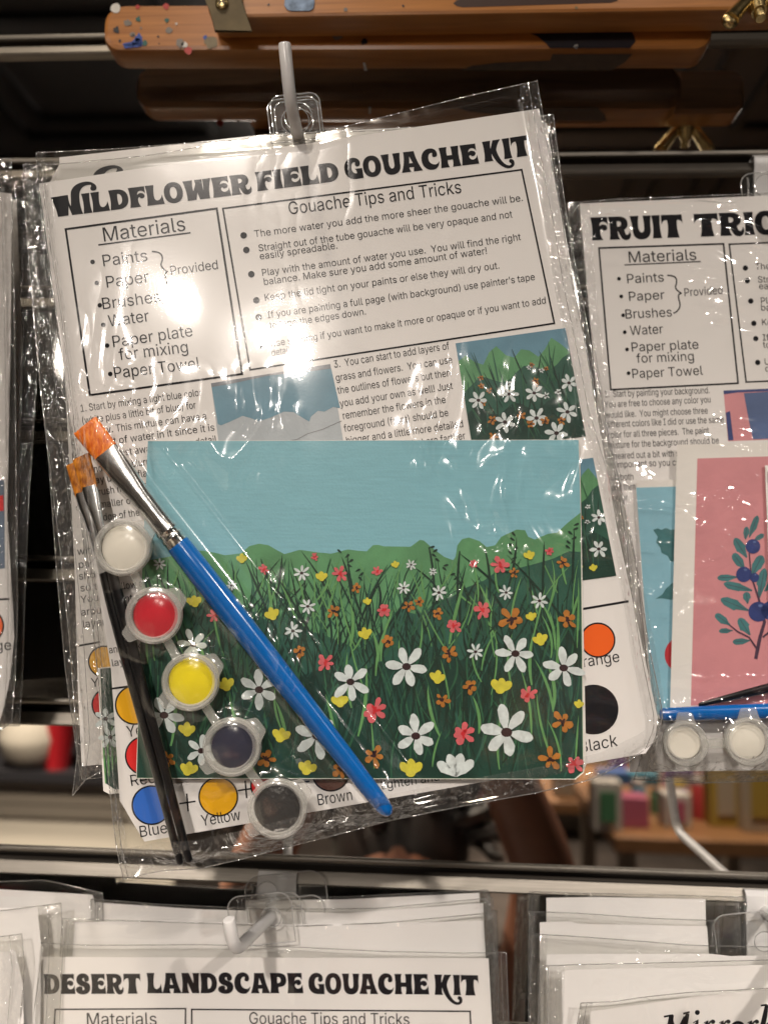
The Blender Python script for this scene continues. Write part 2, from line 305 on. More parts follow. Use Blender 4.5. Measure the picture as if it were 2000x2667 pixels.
GLYPHS = '''
a389|160,-9 126,-5 94,5 68,22 48,45 35,73 30,108 34,138 43,161 58,179 78,193 100,203 125,211 178,220 234,227 252,230 265,235 273,243 276,255 276,257 273,279 267,297 256,311 240,322 220,329 196,331 171,329 149,322 132,313 118,301 107,288 100,274 41,291 57,322 79,346 104,364 133,375 163,382 194,384 239,379 263,372 286,360 306,343 322,320 333,290 337,251 337,0 277,0 277,52 272,52 252,25 236,12 215,1 190,-6|170,45 202,49 228,59 248,74 263,93 272,115 276,138 276,190 259,182 231,176 200,171 175,168 134,159 117,150 103,139 95,124 92,105 94,87 102,72 114,61 130,52 149,47
b424|229,-8 198,-5 172,4 153,17 138,31 118,59 112,59 112,0 53,0 53,509 114,509 114,319 118,319 137,346 152,360 171,373 197,381 229,384 274,378 313,361 345,332 370,293 385,245 390,189 385,133 370,84 346,45 313,16 274,-2|220,47 253,51 279,66 301,88 316,117 325,151 328,189 325,227 316,261 301,290 280,311 253,325 220,330 188,325 161,312 140,291 125,263 116,229 113,189 116,150 125,115 140,86 162,65 188,51
c396|207,-8 159,-2 117,16 82,46 56,85 40,133 34,187 40,243 56,291 82,330 117,360 159,378 207,384 234,383 260,377 284,368 305,356 324,341 340,322 353,301 362,277 303,262 290,289 270,311 242,325 207,330 173,325 145,310 124,287 108,258 99,224 96,187 99,151 108,117 124,89 145,66 173,51 207,46 243,52 271,66 292,89 304,117 363,102 354,78 341,56 325,37 306,21 285,9 261,-1 235,-6
d424|195,-8 151,-2 111,16 79,45 55,84 39,133 34,189 39,245 55,293 79,332 112,361 151,378 196,384 228,381 253,373 272,360 287,346 306,319 311,319 311,509 372,509 372,0 313,0 313,59 307,59 287,31 272,17 252,4 227,-5|205,47 236,51 263,65 284,86 299,115 309,150 312,189 309,229 300,263 284,291 263,312 237,325 205,330 172,325 145,311 124,290 108,261 99,227 96,189 99,151 109,117 124,88 145,66 172,51
e404|212,-8 161,-2 117,16 82,46 56,85 40,132 34,187 39,242 55,290 81,329 115,359 157,378 205,384 236,382 266,374 294,361 319,341 341,315 357,282 368,242 371,194 371,169 75,169 75,221 338,221 310,202 307,237 298,269 283,294 263,314 237,326 205,330 173,326 146,313 125,294 109,270 99,241 96,211 96,178 100,139 110,106 128,80 151,61 179,50 212,46 234,48 254,53 271,61 285,73 297,88 306,105 365,91 353,63 335,39 311,19 283,4 249,-5
f254|228,379 228,327 6,327 6,379|81,0 81,432 84,461 96,486 113,505 135,519 161,527 187,530 222,527 243,521 227,468 215,472 195,474 171,470 154,460 145,443 142,419 142,0
g425|207,-151 168,-148 134,-140 105,-127 82,-110 64,-91 51,-69 101,-41 122,-66 136,-78 154,-88 178,-95 207,-97 249,-92 282,-75 304,-47 311,-6 311,68 306,68 287,41 272,28 252,16 227,8 195,5 152,10 113,27 80,53 55,90 39,136 34,191 39,246 55,293 80,332 112,361 152,378 196,384 228,382 253,373 273,360 288,346 308,319 313,319 313,379 372,379 372,-9 367,-54 350,-90 324,-117 291,-136 251,-147|205,59 237,63 264,75 285,95 300,121 309,154 312,193 309,231 300,264 285,291 264,312 237,325 205,330 172,325 145,312 124,290 109,262 99,229 96,193 99,155 109,123 124,96 145,76 172,63
h410|114,227 114,0 53,0 53,509 114,509 114,287 102,287 124,332 152,362 187,379 227,384 264,380 295,369 321,349 341,321 353,285 357,240 357,0 296,0 296,235 290,275 273,304 246,323 210,329 184,326 161,317 141,303 126,283 117,257
i167|53,0 53,379 114,379 114,0|84,443 67,446 54,455 44,468 41,483 44,499 54,512 67,521 84,524 100,521 114,512 123,499 126,483 123,468 114,455 100,446
j167|53,379 114,379 114,-30 111,-63 102,-90 86,-113 65,-129 37,-139 4,-143 -10,-143 -10,-87 2,-87 25,-83 40,-72 50,-54 53,-29|83,443 67,446 53,455 44,468 41,483 44,499 53,512 67,521 83,524 100,521 114,512 123,499 126,483 123,468 114,455 100,446
k381|110,137 110,212 121,212 284,379 360,379 184,199 177,199|53,0 53,509 114,509 114,0|294,0 148,186 191,229 372,0
l189|139,-2 101,3 74,20 58,47 53,84 53,509 114,509 114,99 115,77 120,62 130,54 146,52 160,53 170,54 181,3 162,-1
m610|53,0 53,379 112,379 112,295 108,295 118,323 132,346 151,363 172,376 195,384 219,386 257,380 287,361 309,331 321,295 312,295 322,321 337,343 357,361 381,375 407,383 437,386 468,383 497,372 522,354 541,328 553,296 557,255 557,0 496,0 496,254 490,289 473,313 447,326 419,330 395,328 374,320 358,307 345,290 338,270 335,247 335,0 274,0 274,260 269,288 253,311 229,326 199,330 178,328 158,320 140,307 126,289 117,266 114,238 114,0
n410|114,227 114,0 53,0 53,379 112,379 112,287 102,287 124,332 152,362 187,379 227,384 264,380 295,369 321,349 341,321 353,285 357,240 357,0 296,0 296,235 290,275 273,304 246,323 210,329 184,326 161,317 141,303 126,283 117,257
o415|207,-8 159,-2 117,16 82,46 56,85 40,133 34,187 40,243 56,291 82,330 117,360 159,378 207,384 256,378 299,360 333,330 359,291 376,243 381,187 376,133 359,85 333,46 299,16 256,-2|207,46 242,51 270,66 292,89 307,117 316,151 319,187 316,224 307,258 292,287 270,310 242,325 207,330 173,325 145,310 124,287 108,258 99,224 96,187 99,151 108,117 124,89 145,66 173,51
p424|53,-143 53,379 112,379 112,319 118,319 137,346 152,360 171,373 197,381 229,384 274,378 313,361 345,332 370,293 385,245 390,189 385,133 370,84 346,45 313,16 274,-2 229,-8 198,-5 173,4 153,17 138,31 118,59 114,59 114,-143|220,47 253,51 279,66 301,88 316,117 325,151 328,189 325,227 316,261 301,290 280,311 253,325 220,330 188,325 161,312 140,291 125,263 116,229 113,189 116,150 125,115 140,86 162,65 188,51
q424|372,-143 311,-143 311,59 306,59 287,31 272,17 252,4 227,-5 195,-8 151,-2 111,16 79,45 55,84 39,133 34,189 39,245 55,293 79,332 112,361 151,378 196,384 228,381 253,373 272,360 287,346 307,319 313,319 313,379 372,379|205,47 236,51 263,65 284,86 299,115 309,150 312,189 309,229 300,263 284,291 263,312 237,325 205,330 172,325 145,311 124,290 108,261 99,227 96,189 99,151 109,117 124,88 145,66 172,51
r259|53,0 53,379 112,379 112,321 115,321 130,347 152,367 181,380 213,385 229,384 243,384 243,322 230,324 207,326 182,323 159,315 140,301 126,284 117,262 114,237 114,0
s365|182,-8 145,-5 112,3 84,18 62,38 45,63 36,94 94,107 105,79 124,60 150,49 181,45 217,50 244,62 262,81 268,103 265,121 254,136 237,147 212,155 149,170 104,186 72,208 53,237 47,274 51,305 65,332 87,354 115,370 149,381 187,384 223,381 254,372 279,358 299,339 314,316 324,290 268,277 258,298 243,316 219,328 187,333 156,329 131,317 114,299 109,277 112,258 124,243 144,232 172,223 229,209 275,194 306,171 325,142 331,107 326,75 312,47 290,24 260,6 223,-5
t227|204,379 204,327 6,327 6,379|65,471 126,471 126,98 128,76 136,61 150,53 170,50 185,51 202,54 213,2 192,-3 168,-4 125,2 92,21 72,52 65,93
u410|182,-5 146,-1 115,11 89,31 69,59 57,95 53,139 53,379 114,379 114,144 119,105 137,75 164,56 200,50 226,53 249,62 268,77 283,97 293,122 296,153 296,379 357,379 357,0 298,0 298,92 307,92 286,47 257,17 222,0
v389|163,0 17,379 84,379 165,155 187,87 206,21 184,21 203,87 224,155 305,379 371,379 226,0
w567|138,0 23,379 87,379 133,214 154,137 175,41 165,41 186,135 206,214 252,379 316,379 362,214 382,136 402,41 391,41 413,135 434,214 480,379 545,379 429,0 368,0 319,172 305,225 291,280 277,338 291,338 277,280 263,225 248,172 199,0
x379|21,0 171,218 171,171 29,379 100,379 147,306 179,253 207,206 175,206 202,253 233,306 282,379 352,379 209,169 209,214 358,0 287,0 231,85 200,136 173,182 205,182 178,136 148,85 91,0
y389|47,-139 61,-86 71,-87 88,-90 104,-89 118,-84 130,-74 141,-58 151,-36 163,-1 17,379 84,379 165,155 187,87 206,21 184,21 202,87 224,155 305,379 371,379 204,-58 191,-85 177,-107 159,-124 139,-136 117,-143 91,-145 65,-143
A480|16,0 201,509 276,509 463,0 395,0 287,302 264,372 232,478 245,478 213,371 191,302 85,0|110,142 110,199 370,199 370,142
B456|60,0 60,509 241,509 289,504 329,491 359,469 381,442 394,410 398,374 395,344 387,320 373,301 356,286 336,275 315,267 315,262 339,257 363,245 385,227 402,203 414,173 418,136 413,100 400,67 377,39 344,18 301,4 247,0|125,57 245,57 296,63 330,80 349,105 355,137 352,161 342,184 327,203 306,218 279,228 248,231 125,231|125,285 238,285 265,288 288,296 308,309 323,326 333,348 336,372 330,403 313,429 283,446 240,452 125,452
C510|267,-7 205,1 150,25 104,63 70,115 48,179 40,254 48,329 70,393 104,445 150,484 205,508 267,516 305,513 340,504 373,490 402,471 427,447 448,418 463,385 473,348 408,348 401,373 389,395 375,413 357,428 337,440 315,449 292,454 267,456 223,450 184,432 150,403 125,364 109,314 103,254 109,194 125,145 151,105 184,76 223,59 267,53 292,55 315,60 337,69 357,81 375,96 389,114 401,136 408,160 473,160 463,124 448,91 428,62 402,38 373,19 341,5 305,-4
D502|219,0 96,0 96,57 215,57 272,63 318,81 354,110 379,149 394,198 399,255 394,312 379,361 354,399 320,428 275,446 221,452 93,452 93,509 225,509 294,501 353,478 399,441 433,391 455,329 462,255 455,181 433,119 398,68 351,31 291,8|125,509 125,0 60,0 60,509
E419|60,0 60,509 372,509 372,452 125,452 125,286 355,286 355,229 125,229 125,57 375,57 375,0
F410|60,0 60,509 369,509 369,452 125,452 125,278 346,278 346,221 125,221 125,0
G520|269,-7 205,1 149,25 104,64 69,116 47,179 40,254 47,329 69,393 103,445 149,484 203,508 265,516 304,513 340,504 374,489 403,469 429,445 449,416 465,384 474,349 408,349 399,372 387,393 373,411 356,427 337,439 315,448 291,454 265,456 222,450 183,432 150,404 125,364 109,314 103,254 109,194 125,145 151,105 184,76 224,59 269,53 309,57 345,71 374,93 396,123 410,160 415,202 434,199 283,199 283,256 478,256 478,200 471,141 451,91 419,50 377,19 326,0
H517|60,0 60,509 125,509 125,289 392,289 392,509 457,509 457,0 392,0 392,232 125,232 125,0
I300|31,0 31,57 118,57 118,452 31,452 31,509 269,509 269,452 183,452 183,57 269,57 269,0
J396|185,-7 124,3 75,33 44,81 33,145 33,173 98,173 98,145 104,104 122,74 149,56 185,50 220,56 248,74 266,104 272,145 272,509 336,509 336,145 326,81 294,33 246,3
K467|104,145 104,216 139,261 174,303 212,344 364,509 448,509 231,276 228,276|60,0 60,509 125,509 125,334 124,225 125,193 125,0|372,0 188,259 228,309 449,0
L393|60,0 60,509 125,509 125,57 361,57 361,0
M628|60,0 60,509 152,509 277,187 287,159 299,123 311,84 322,49 307,49 318,83 330,121 342,158 352,187 476,509 568,509 568,0 504,0 504,291 504,327 505,369 506,413 507,457 513,457 498,409 482,363 467,322 456,291 342,0 286,0 170,291 159,321 145,361 129,408 112,457 119,457 120,416 121,372 122,328 122,291 122,0
N523|60,0 60,509 136,509 343,183 363,151 388,107 414,55 405,54 401,108 399,157 399,195 399,509 463,509 463,0 387,0 202,290 177,331 148,381 108,452 119,454 122,384 124,328 125,291 125,0
O533|267,-7 205,1 150,25 105,63 70,115 48,179 40,254 48,329 70,393 105,445 150,484 205,508 267,516 329,508 384,484 429,445 464,393 486,329 493,254 486,179 464,115 429,63 384,25 329,1|267,53 310,59 349,76 383,105 408,144 425,194 430,254 425,314 408,365 383,404 349,433 310,450 267,456 223,450 184,433 151,404 125,364 109,314 103,254 109,194 125,144 151,105 184,76 223,59
P445|60,0 60,509 235,509 289,503 332,487 366,462 390,430 404,391 409,348 404,304 390,265 366,233 332,207 289,191 235,186 109,186 109,242 233,242 269,246 297,256 318,272 333,294 342,319 344,348 342,376 333,402 318,423 297,439 268,449 232,452 125,452 125,0
R449|60,0 60,509 236,509 290,504 333,489 367,465 390,433 405,395 409,352 405,309 390,271 367,240 333,217 289,203 236,198 96,198 96,255 234,255 269,258 298,267 319,281 334,300 342,324 345,352 342,380 334,405 319,425 298,440 269,449 233,452 125,452 125,0|353,0 230,229 303,229 428,0
S447|224,-9 172,-4 128,9 91,31 64,60 46,96 38,137 104,137 110,110 123,88 142,71 166,59 194,52 224,49 257,52 286,60 311,74 329,92 341,114 346,139 342,161 332,179 316,193 296,205 245,222 184,239 128,260 86,289 60,326 52,372 58,413 75,448 102,476 138,498 180,511 227,516 275,511 316,498 351,476 377,449 394,415 401,378 337,378 326,412 302,437 267,453 225,459 194,456 167,448 145,435 129,418 118,398 115,376 119,352 131,334 148,319 169,308 212,293 264,279 312,264 336,252 359,238 379,220 395,198 405,171 408,139 403,99 386,64 360,34 323,11 278,-4
T449|32,452 32,509 417,509 417,452 257,452 257,0 193,0 193,452
U517|259,-8 203,-2 154,15 114,43 85,80 66,124 60,173 60,509 124,509 124,178 128,144 141,113 160,87 187,68 220,56 259,52 298,56 331,68 357,87 377,113 389,144 393,178 393,509 457,509 457,173 451,124 433,80 403,43 363,15 315,-2
V480|204,0 16,509 84,509 192,206 215,137 248,31 235,31 267,138 290,206 395,509 463,509 278,0
W686|155,0 16,509 82,509 163,196 175,145 187,94 197,40 189,40 200,94 211,145 224,196 306,509 380,509 462,196 474,145 486,94 497,40 488,40 499,94 510,145 523,196 603,509 670,509 530,0 455,0 368,323 351,391 336,475 350,475 335,395 318,323 230,0
X474|18,0 217,284 217,236 29,509 104,509 178,400 204,361 223,329 243,292 232,292 252,329 272,361 298,400 374,509 446,509 259,239 259,287 456,0 382,0 292,129 268,165 250,195 230,231 244,231 225,196 206,166 182,129 91,0
Y472|203,0 203,208 16,509 91,509 192,344 222,292 250,230 224,230 251,293 280,344 381,509 455,509 268,208 268,0
1453|76,0 76,55 391,55 391,0|276,509 276,0 212,0 212,448 209,448 86,358 86,427 198,509
2453|64,0 64,47 234,229 282,282 299,305 311,327 318,348 320,371 317,397 308,419 293,436 273,449 250,457 224,460 196,457 172,447 153,433 139,413 130,390 127,362 66,362 71,405 86,442 111,473 143,496 182,511 225,516 268,511 306,497 337,474 361,445 376,411 381,372 378,345 371,318 357,290 336,259 267,180 153,60 153,57 389,57 389,0
3453|218,-7 173,-3 133,10 98,30 70,57 52,91 44,132 109,132 115,107 126,87 144,71 165,59 191,52 219,50 248,53 275,61 297,74 315,93 325,116 329,145 326,172 316,196 299,217 275,234 242,244 201,248 157,248 157,299 288,448 288,452 70,452 70,509 372,509 372,461 211,278 211,289 264,288 308,276 344,253 371,222 387,186 393,145 387,103 370,66 344,36 309,12 266,-2
.188|95,-4 78,-1 63,9 53,24 50,41 53,59 63,73 78,83 95,87 113,83 128,73 138,59 141,41 138,24 128,9 113,-1
,188|38,-119 68,71 137,71 84,-119
(273|89,207 92,264 101,324 114,384 132,441 153,494 177,539 236,539 212,485 191,428 174,370 161,313 154,258 151,207 154,161 160,115 172,67 188,16 209,-38 236,-96 177,-96 139,-21 111,55 95,131
)273|37,-96 64,-37 86,18 102,69 113,116 120,162 122,207 119,258 112,313 99,370 82,428 62,485 37,539 97,539 121,494 142,441 159,384 173,323 181,264 184,207 178,130 161,53 134,-22 97,-96
!196|67,160 63,509 132,509 128,160|98,-4 81,-1 66,9 56,24 52,41 56,58 66,73 81,83 98,86 116,83 130,73 140,58 143,41 140,24 130,9 116,-1
'206|78,318 70,509 136,509 128,318
’177|52,318 82,509 151,509 98,318
+453|198,34 198,364 255,364 255,34|61,172 61,226 391,226 391,172
 188
'''
# ------------------------------------------------------------------ lettering
SANS = {}
for ln in GLYPHS.strip('\n').split('\n'):
    ch = ln[0]; q = ln[1:].split('|')
    SANS[ch] = (int(q[0])/509, [[tuple(int(k)/509 for k in p.split(',')) for p in s.split()] for s in q[1:]])
SVG = {
'I': (40, 'M0,100 L36,100 Q29,50 38,0 L0,0 Q9,50 0,100Z'),
'L': (78, 'M0,100 L38,100 Q31,60 34,36 Q37,20 49,21 Q63,24 69,48 L75,0 L0,0 Q9,50 0,100Z'),
'D': (86, 'M0,100 L36,100 C70,100 82,76 82,50 C82,22 68,0 34,0 L0,0 Q9,50 0,100Z M37,78 C50,78 55,65 55,50 C55,33 48,23 38,22 Q33,50 37,78Z'),
'F': (74, 'M0,100 L71,100 L71,62 Q66,79 51,80 Q36,79 36,60 Q42,68 51,68 C62,68 68,60 68,53 C68,44 60,39 52,41 Q46,43 46,49 Q39,48 37,38 Q37,15 47,0 L0,0 Q9,50 0,100Z'),
'E': (80, 'M0,100 L72,100 L72,64 Q66,80 51,80 Q37,79 36,60 Q42,68 51,67 C62,67 68,60 68,53 C68,44 60,39 52,40 Q46,41 45,47 Q39,46 37,40 Q39,24 53,23 Q68,24 74,44 L78,0 L0,0 Q9,50 0,100Z'),
'T': (92, 'M0,100 L87,100 L88,58 Q84,79 66,77 Q60,45 71,0 L20,0 Q30,45 24,77 Q6,79 0,58Z'),
'O': (86, 'M41,103 C68,103 82,80 82,50 C82,20 68,-3 41,-3 C14,-3 0,20 0,50 C0,80 14,103 41,103Z M41,80 C31,80 26,66 26,50 C26,34 31,20 41,20 C51,20 56,34 56,50 C56,66 51,80 41,80Z'),
'U': (90, 'M0,100 L37,100 Q30,60 34,42 Q38,27 46,27 Q56,29 57,45 Q58,72 54,100 L88,100 Q82,62 84,40 C84,10 66,-3 44,-3 C20,-3 8,12 8,40 Q8,70 0,100Z'),
'A': (92, 'M14,100 L62,100 Q68,48 92,0 L51,0 Q51,12 54,22 L33,22 Q34,10 39,0 L-4,0 Q16,50 14,100Z M39,76 L35,42 L51,42Z'),
'C': (84, 'M74,72 C74,90 62,103 42,103 C16,103 0,80 0,50 C0,18 18,-3 46,-3 C66,-3 78,14 80,36 Q70,20 58,22 C42,24 32,36 32,54 C32,70 38,81 50,81 Q54,80 52,74 C48,66 52,58 61,58 C70,58 74,65 74,72Z'),
'G': (85, 'M74,74 C74,92 60,103 42,103 C16,103 0,80 0,50 C0,18 18,-2 46,-2 L81,-2 L81,48 L46,48 Q56,40 54,24 C40,24 32,36 32,54 C32,70 38,81 50,81 Q53,80 51,74 C48,66 52,58 61,58 C70,58 74,66 74,74Z'),
'H': (96, 'M0,100 L37,100 Q30,78 34,58 L56,58 Q58,80 54,100 L90,100 Q82,50 92,0 L54,0 Q60,18 57,36 L34,36 Q32,18 39,0 L0,0 Q9,50 0,100Z'),
'K': (94, 'M0,100 L40,100 Q34,80 36,60 L50,100 L87,100 Q66,75 62,50 C66,18 86,-30 112,-34 C121,-35 125,-29 121,-23 C112,-20 112,-7 122,-4 C136,-3 142,-20 138,-32 C132,-48 112,-53 94,-43 C64,-28 46,6 38,36 Q34,16 42,0 L0,0 Q9,50 0,100Z'),
'N': (92, 'M0,100 L37,100 L58,50 Q60,80 54,100 L88,100 Q80,50 87,0 L51,0 L30,52 Q28,20 37,0 L0,0 Q9,50 0,100Z'),
'P': (84, 'M0,100 L40,100 C66,100 80,88 80,65 C80,42 66,30 41,31 Q38,15 45,0 L0,0 Q9,50 0,100Z M36,80 C48,80 52,74 52,65 C52,55 46,50 36,50 Q34,65 36,80Z'),
'R': (90, 'M0,100 L42,100 C68,100 80,88 80,68 C80,56 74,46 64,42 C66,28 68,16 77,20 Q84,24 85,36 Q94,20 86,6 C78,-9 56,-7 48,10 Q42,24 36,38 Q34,18 44,0 L0,0 Q9,50 0,100Z M36,80 C48,80 52,76 52,69 C52,60 46,56 36,56 Q34,68 36,80Z'),
'S': (80, 'M70,76 C70,92 56,103 38,103 C16,103 4,88 4,70 C4,52 18,42 34,38 C44,35 46,28 44,22 C40,16 34,18 35,24 C38,34 30,40 20,38 C8,36 0,28 0,20 C2,4 18,-3 38,-3 C62,-3 76,12 76,32 C76,50 64,58 48,62 C38,65 34,70 36,76 C40,82 46,80 45,74 C44,64 50,60 58,61 C66,62 70,68 70,76Z'),
'W': (124, 'M0,100 L42,100 Q37,70 42,44 L54,80 L51,100 L84,100 Q82,70 85,42 Q88,72 86,100 L122,100 Q106,50 110,0 L66,0 L58,36 L50,0 L12,0 Q14,50 0,100Z'),
'w': (133, 'M0,100 L76,103 Q74,70 82,45 Q86,70 88,100 C90,140 124,160 163,158 C190,156 206,136 204,120 C200,104 176,104 176,120 C178,130 184,134 181,139 C158,146 132,132 126,100 Q118,50 130,0 L82,0 L72,46 L66,0 L20,0 Q18,50 0,100Z'),
}
def svg(d):
    out = []; cur = []
    tk = d.replace('M', ' M ').replace('L', ' L ').replace('Q', ' Q ').replace('C', ' C ').replace('Z', ' Z ').split()
    i = 0; cmd = None
    g = lambda k: V((float(tk[k].split(',')[0]), float(tk[k].split(',')[1])))
    while i < len(tk):
        if tk[i] in 'MLQCZ':
            cmd = tk[i]; i += 1
            if cmd == 'Z': out.append([(p.x/100, p.y/100) for p in cur]); cur = []
            continue
        if cmd in 'ML': cur.append(g(i)); i += 1
        elif cmd == 'Q':
            a, b, c = cur[-1].copy(), g(i), g(i+1); i += 2
            for k in range(1, 6): t = k/5; cur.append(a*(1-t)**2+b*2*t*(1-t)+c*t*t)
        else:
            a, b, c, e = cur[-1].copy(), g(i), g(i+1), g(i+2); i += 3
            for k in range(1, 8): t = k/7; cur.append(a*(1-t)**3+b*3*t*(1-t)**2+c*3*t*t*(1-t)+e*t**3)
    for s in out:
        if (V(s[0])-V(s[-1])).length < 1e-4: s.pop()
    return out
SHOW = {k: (a/100, svg(d)) for k, (a, d) in SVG.items()}
SHOW[' '] = (.4, [])
TESS = {}
def winding(x, y, loops):
    w = 0
    for s in loops:
        for (x0, y0), (x1, y1) in zip(s, s[1:]+s[:1]):
            if (y0 <= y) != (y1 <= y):
                if (x1-x0)*(y-y0)/(y1-y0)+x0 > x: w += 1 if y1 > y0 else -1
    return w
def tess(font, key):
    """filled triangles of one letter (outlines may overlap)"""
    k = (font, key)
    if k not in TESS:
        adv, sp = (SANS if font == 'sans' else SHOW)[key]
        sp = [[(x*1000, y*1000) for x, y in s] for s in sp]
        if not sp: TESS[k] = (adv, [], []); return TESS[k]
        vs = [V(p) for s in sp for p in s]; ed = []; b = 0
        for s in sp: ed += [(b+i, b+(i+1) % len(s)) for i in range(len(s))]; b += len(s)
        r = delaunay_2d_cdt(vs, ed, [], 0, .01)
        ov, tr = r[0], []
        for f in r[2]:
            c = sum((ov[i] for i in f), V((0, 0)))/len(f); w = winding(c.x, c.y, sp)
            if (w != 0) if font == 'sans' else (w % 2): tr.append(tuple(f))
        TESS[k] = (adv, [(p.x/1000, p.y/1000) for p in ov], tr)
    return TESS[k]

class Sheet(MB):
    """printed sheet: everything lies on one Flat, each layer a hair above the one below"""
    def __init__(s, flat, thick=.0003):
        super().__init__(); s.p = flat; s.thick = thick
    def poly(s, pts, mat, lay=0):
        q = [V((x, y, 0)) for x, y in pts]; tr = tessellate_polygon([q])
        s.add([s.p.pt(x, y, lay*.00007) for x, y in pts], tr, mat)
    def base(s, pts, mat):
        a = [s.p.pt(x, y) for x, y in pts]; b = [s.p.pt(x, y, -s.thick) for x, y in pts]; n = len(pts)
        tr = tessellate_polygon([[V((x, y, 0)) for x, y in pts]])
        s.add(a+b, list(tr)+[(k+n, j+n, i+n) for i, j, k in tr]+[(i, (i+1) % n, (i+1) % n+n, i+n) for i in range(n)], mat)
    def stroke(s, pts, w, mat, lay=1):
        pts = [V(p) for p in pts]; L = []; Rr = []
        ws = w if isinstance(w, (list, tuple)) else [w]*len(pts)
        for i, p in enumerate(pts):
            t = pts[min(i+1, len(pts)-1)]-pts[max(i-1, 0)]; t.normalize(); n = V((-t.y, t.x))*ws[i]/2
            L.append(p+n); Rr.append(p-n)
        rows = [[s.p.pt(a.x, a.y, lay*.00007), s.p.pt(b.x, b.y, lay*.00007)] for a, b in zip(L, Rr)]
        s.grid(rows, mat)
    def frame(s, c, w, mat, lay=1):
        n = len(c)
        for i in range(n):
            a, b = V(c[i]), V(c[(i+1) % n]); d = (b-a).normalized()*w/2
            s.stroke([a-d, b+d], w, mat, lay+.1*i)
    def disc(s, c, r, mat, lay=1, ry=None, n=28, rot=0):
        ry = ry or r; co, si = math.cos(rot), math.sin(rot)
        s.poly([(c[0]+r*math.cos(2*math.pi*k/n)*co-ry*math.sin(2*math.pi*k/n)*si, c[1]+r*math.cos(2*math.pi*k/n)*si+ry*math.sin(2*math.pi*k/n)*co) for k in range(n)], mat, lay)
    def ring(s, c, r, w, mat, lay=1, n=36):
        s.stroke([(c[0]+r*math.cos(2*math.pi*k/n), c[1]+r*math.sin(2*math.pi*k/n)) for k in range(n+1)], w, mat, lay)
    def text(s, st, a, b, cap, up, mat=None, font='sans', lay=1.5, track=None):
        """st from baseline pixel a to baseline pixel b, cap height in pixels, up = pixel direction of the sheet's up"""
        mat = mat or INK; a = V(a); b = V(b); up = V(up).normalized()
        tot = sum(tess(font, ch)[0] for ch in st if ch != '~') if font != 'show' else sum(tess(font, ch)[0] for ch in st)-.05
        if b.x-a.x == 0: return
        ex = (b-a)/tot; x = 0
        for ch in st:
            adv, pts, tr = tess(font, ch)
            if tr:
                vs = []
                for px, py in pts:
                    q = a+ex*(x+px)+up*(py*cap); vs.append(s.p.pt(q.x, q.y, lay*.00007))
                s.add(vs, tr, mat)
            x += adv
    def row(s, st, a, slope, size, up, cap=None, **k):
        """text of natural width: size = pixels per cap height"""
        tot = sum(tess('sans', ch)[0] for ch in st)*size
        s.text(st, a, (a[0]+tot, a[1]+tot*slope), cap or size, up, **k)
from mathutils import noise as NZ
def nz(x, y, s, k=0): return NZ.noise(V((x*s, y*s, k*7.3)))

# ------------------------------------------------------------------ slatwall
wall = empty('slatwall', (0, 0, RAIL_Z-.3), 'mirrored slatwall with brushed metal slot rails behind the kits', 'slatwall')
PITCH_S = .0762; X0, X1 = -1.3, 1.3
for k in range(-4, 13):
    zc = RAIL_Z - k*PITCH_S
    b = MB(); b.box((X0, .0, zc-PITCH_S+.0065), (X1, .006, zc-.0065), MIRROR); b.build('mirror_panel', wall, smooth=False)
    b = MB()   # lipped aluminium insert: two rounded lips round a dark channel
    prof = [(.006,.0066),(-.0006,.0066),(-.0016,.0061),(-.0020,.0050),(-.0016,.0039),(-.0006,.0034),(.0005,.0034)]
    prof2 = [(.0005,-.0006),(-.0008,-.0007),(-.0012,-.0012),(-.0030,-.0052),(-.0034,-.0062),(-.0028,-.0072),(-.0008,-.0076),(.006,-.0076)]
    xs = [X0, -.5, 0, .5, X1]
    b.grid([[V((x, p[0], zc+p[1])) for p in prof] for x in xs], ALU)
    b.grid([[V((x, p[0], zc+p[1])) for p in prof2] for x in xs], ALU)
    b.grid([[V((x, .0005, zc+.0034)), V((x, .0085, zc+.0034)), V((x, .0085, zc+.0002))] for x in xs], DARK)
    b.grid([[V((x, .0085, zc+.0002)), V((x, .0085, zc-.0006)), V((x, .0005, zc-.0006))] for x in xs], DARK)
    b.build('slot_rail', wall)

# ------------------------------------------------------------------ easel hung across the top
TOPN = 9
def beam(b, x0, x1, zt, zb, y0, y1, mat, rnd=.012, ch=.0022, tilt=0):
    """beam along x with rounded lower corners seen from the front and softened front edges"""
    def outline(ins):
        o = []; a, c = x0+ins, x1-ins; t, l = zt-ins*0, zb+ins; r = rnd
        for k in range(7):
            q = math.pi/2*k/6; o.append((a+r-r*math.cos(q), l+r-r*math.sin(q)))
        for k in range(7):
            q = math.pi/2*k/6; o.append((c-r+r*math.sin(q), l+r-r*math.cos(q)))
        for k in range(7):
            q = math.pi/2*k/6; o.append((c-r+r*math.cos(q), t-r+r*math.sin(q)))
        for k in range(7):
            q = math.pi/2*k/6; o.append((a+r-r*math.sin(q), t-r+r*math.cos(q)))
        return o
    rows = []
    for y, ins in ((y1, ch), (y1+.0005, ch*.3), (y1+ch, 0), (y0-ch, 0), (y0, ch)):
        rows.append([V((x, y, z+(x-x0)*tilt)) for x, z in outline(ins)])
    b.grid(rows, mat, True); n = len(rows[0])
    tr = tessellate_polygon([[V((p.x, p.z, 0)) for p in rows[0]]])
    b.add(rows[0], tr, mat); b.add(rows[-1], tr, mat)
easel = empty('easel', P(1000, 60, .035), 'paint spattered varnished wooden easel hung above the kits', 'easel')
HF = .0320
tlt = (P(1784, 128, HF).z-P(301, 131, HF).z)/(P(1784, 128, HF).x-P(301, 131, HF).x)
xa, xb = P(270, 70, HF).x, P(1856, 60, HF).x
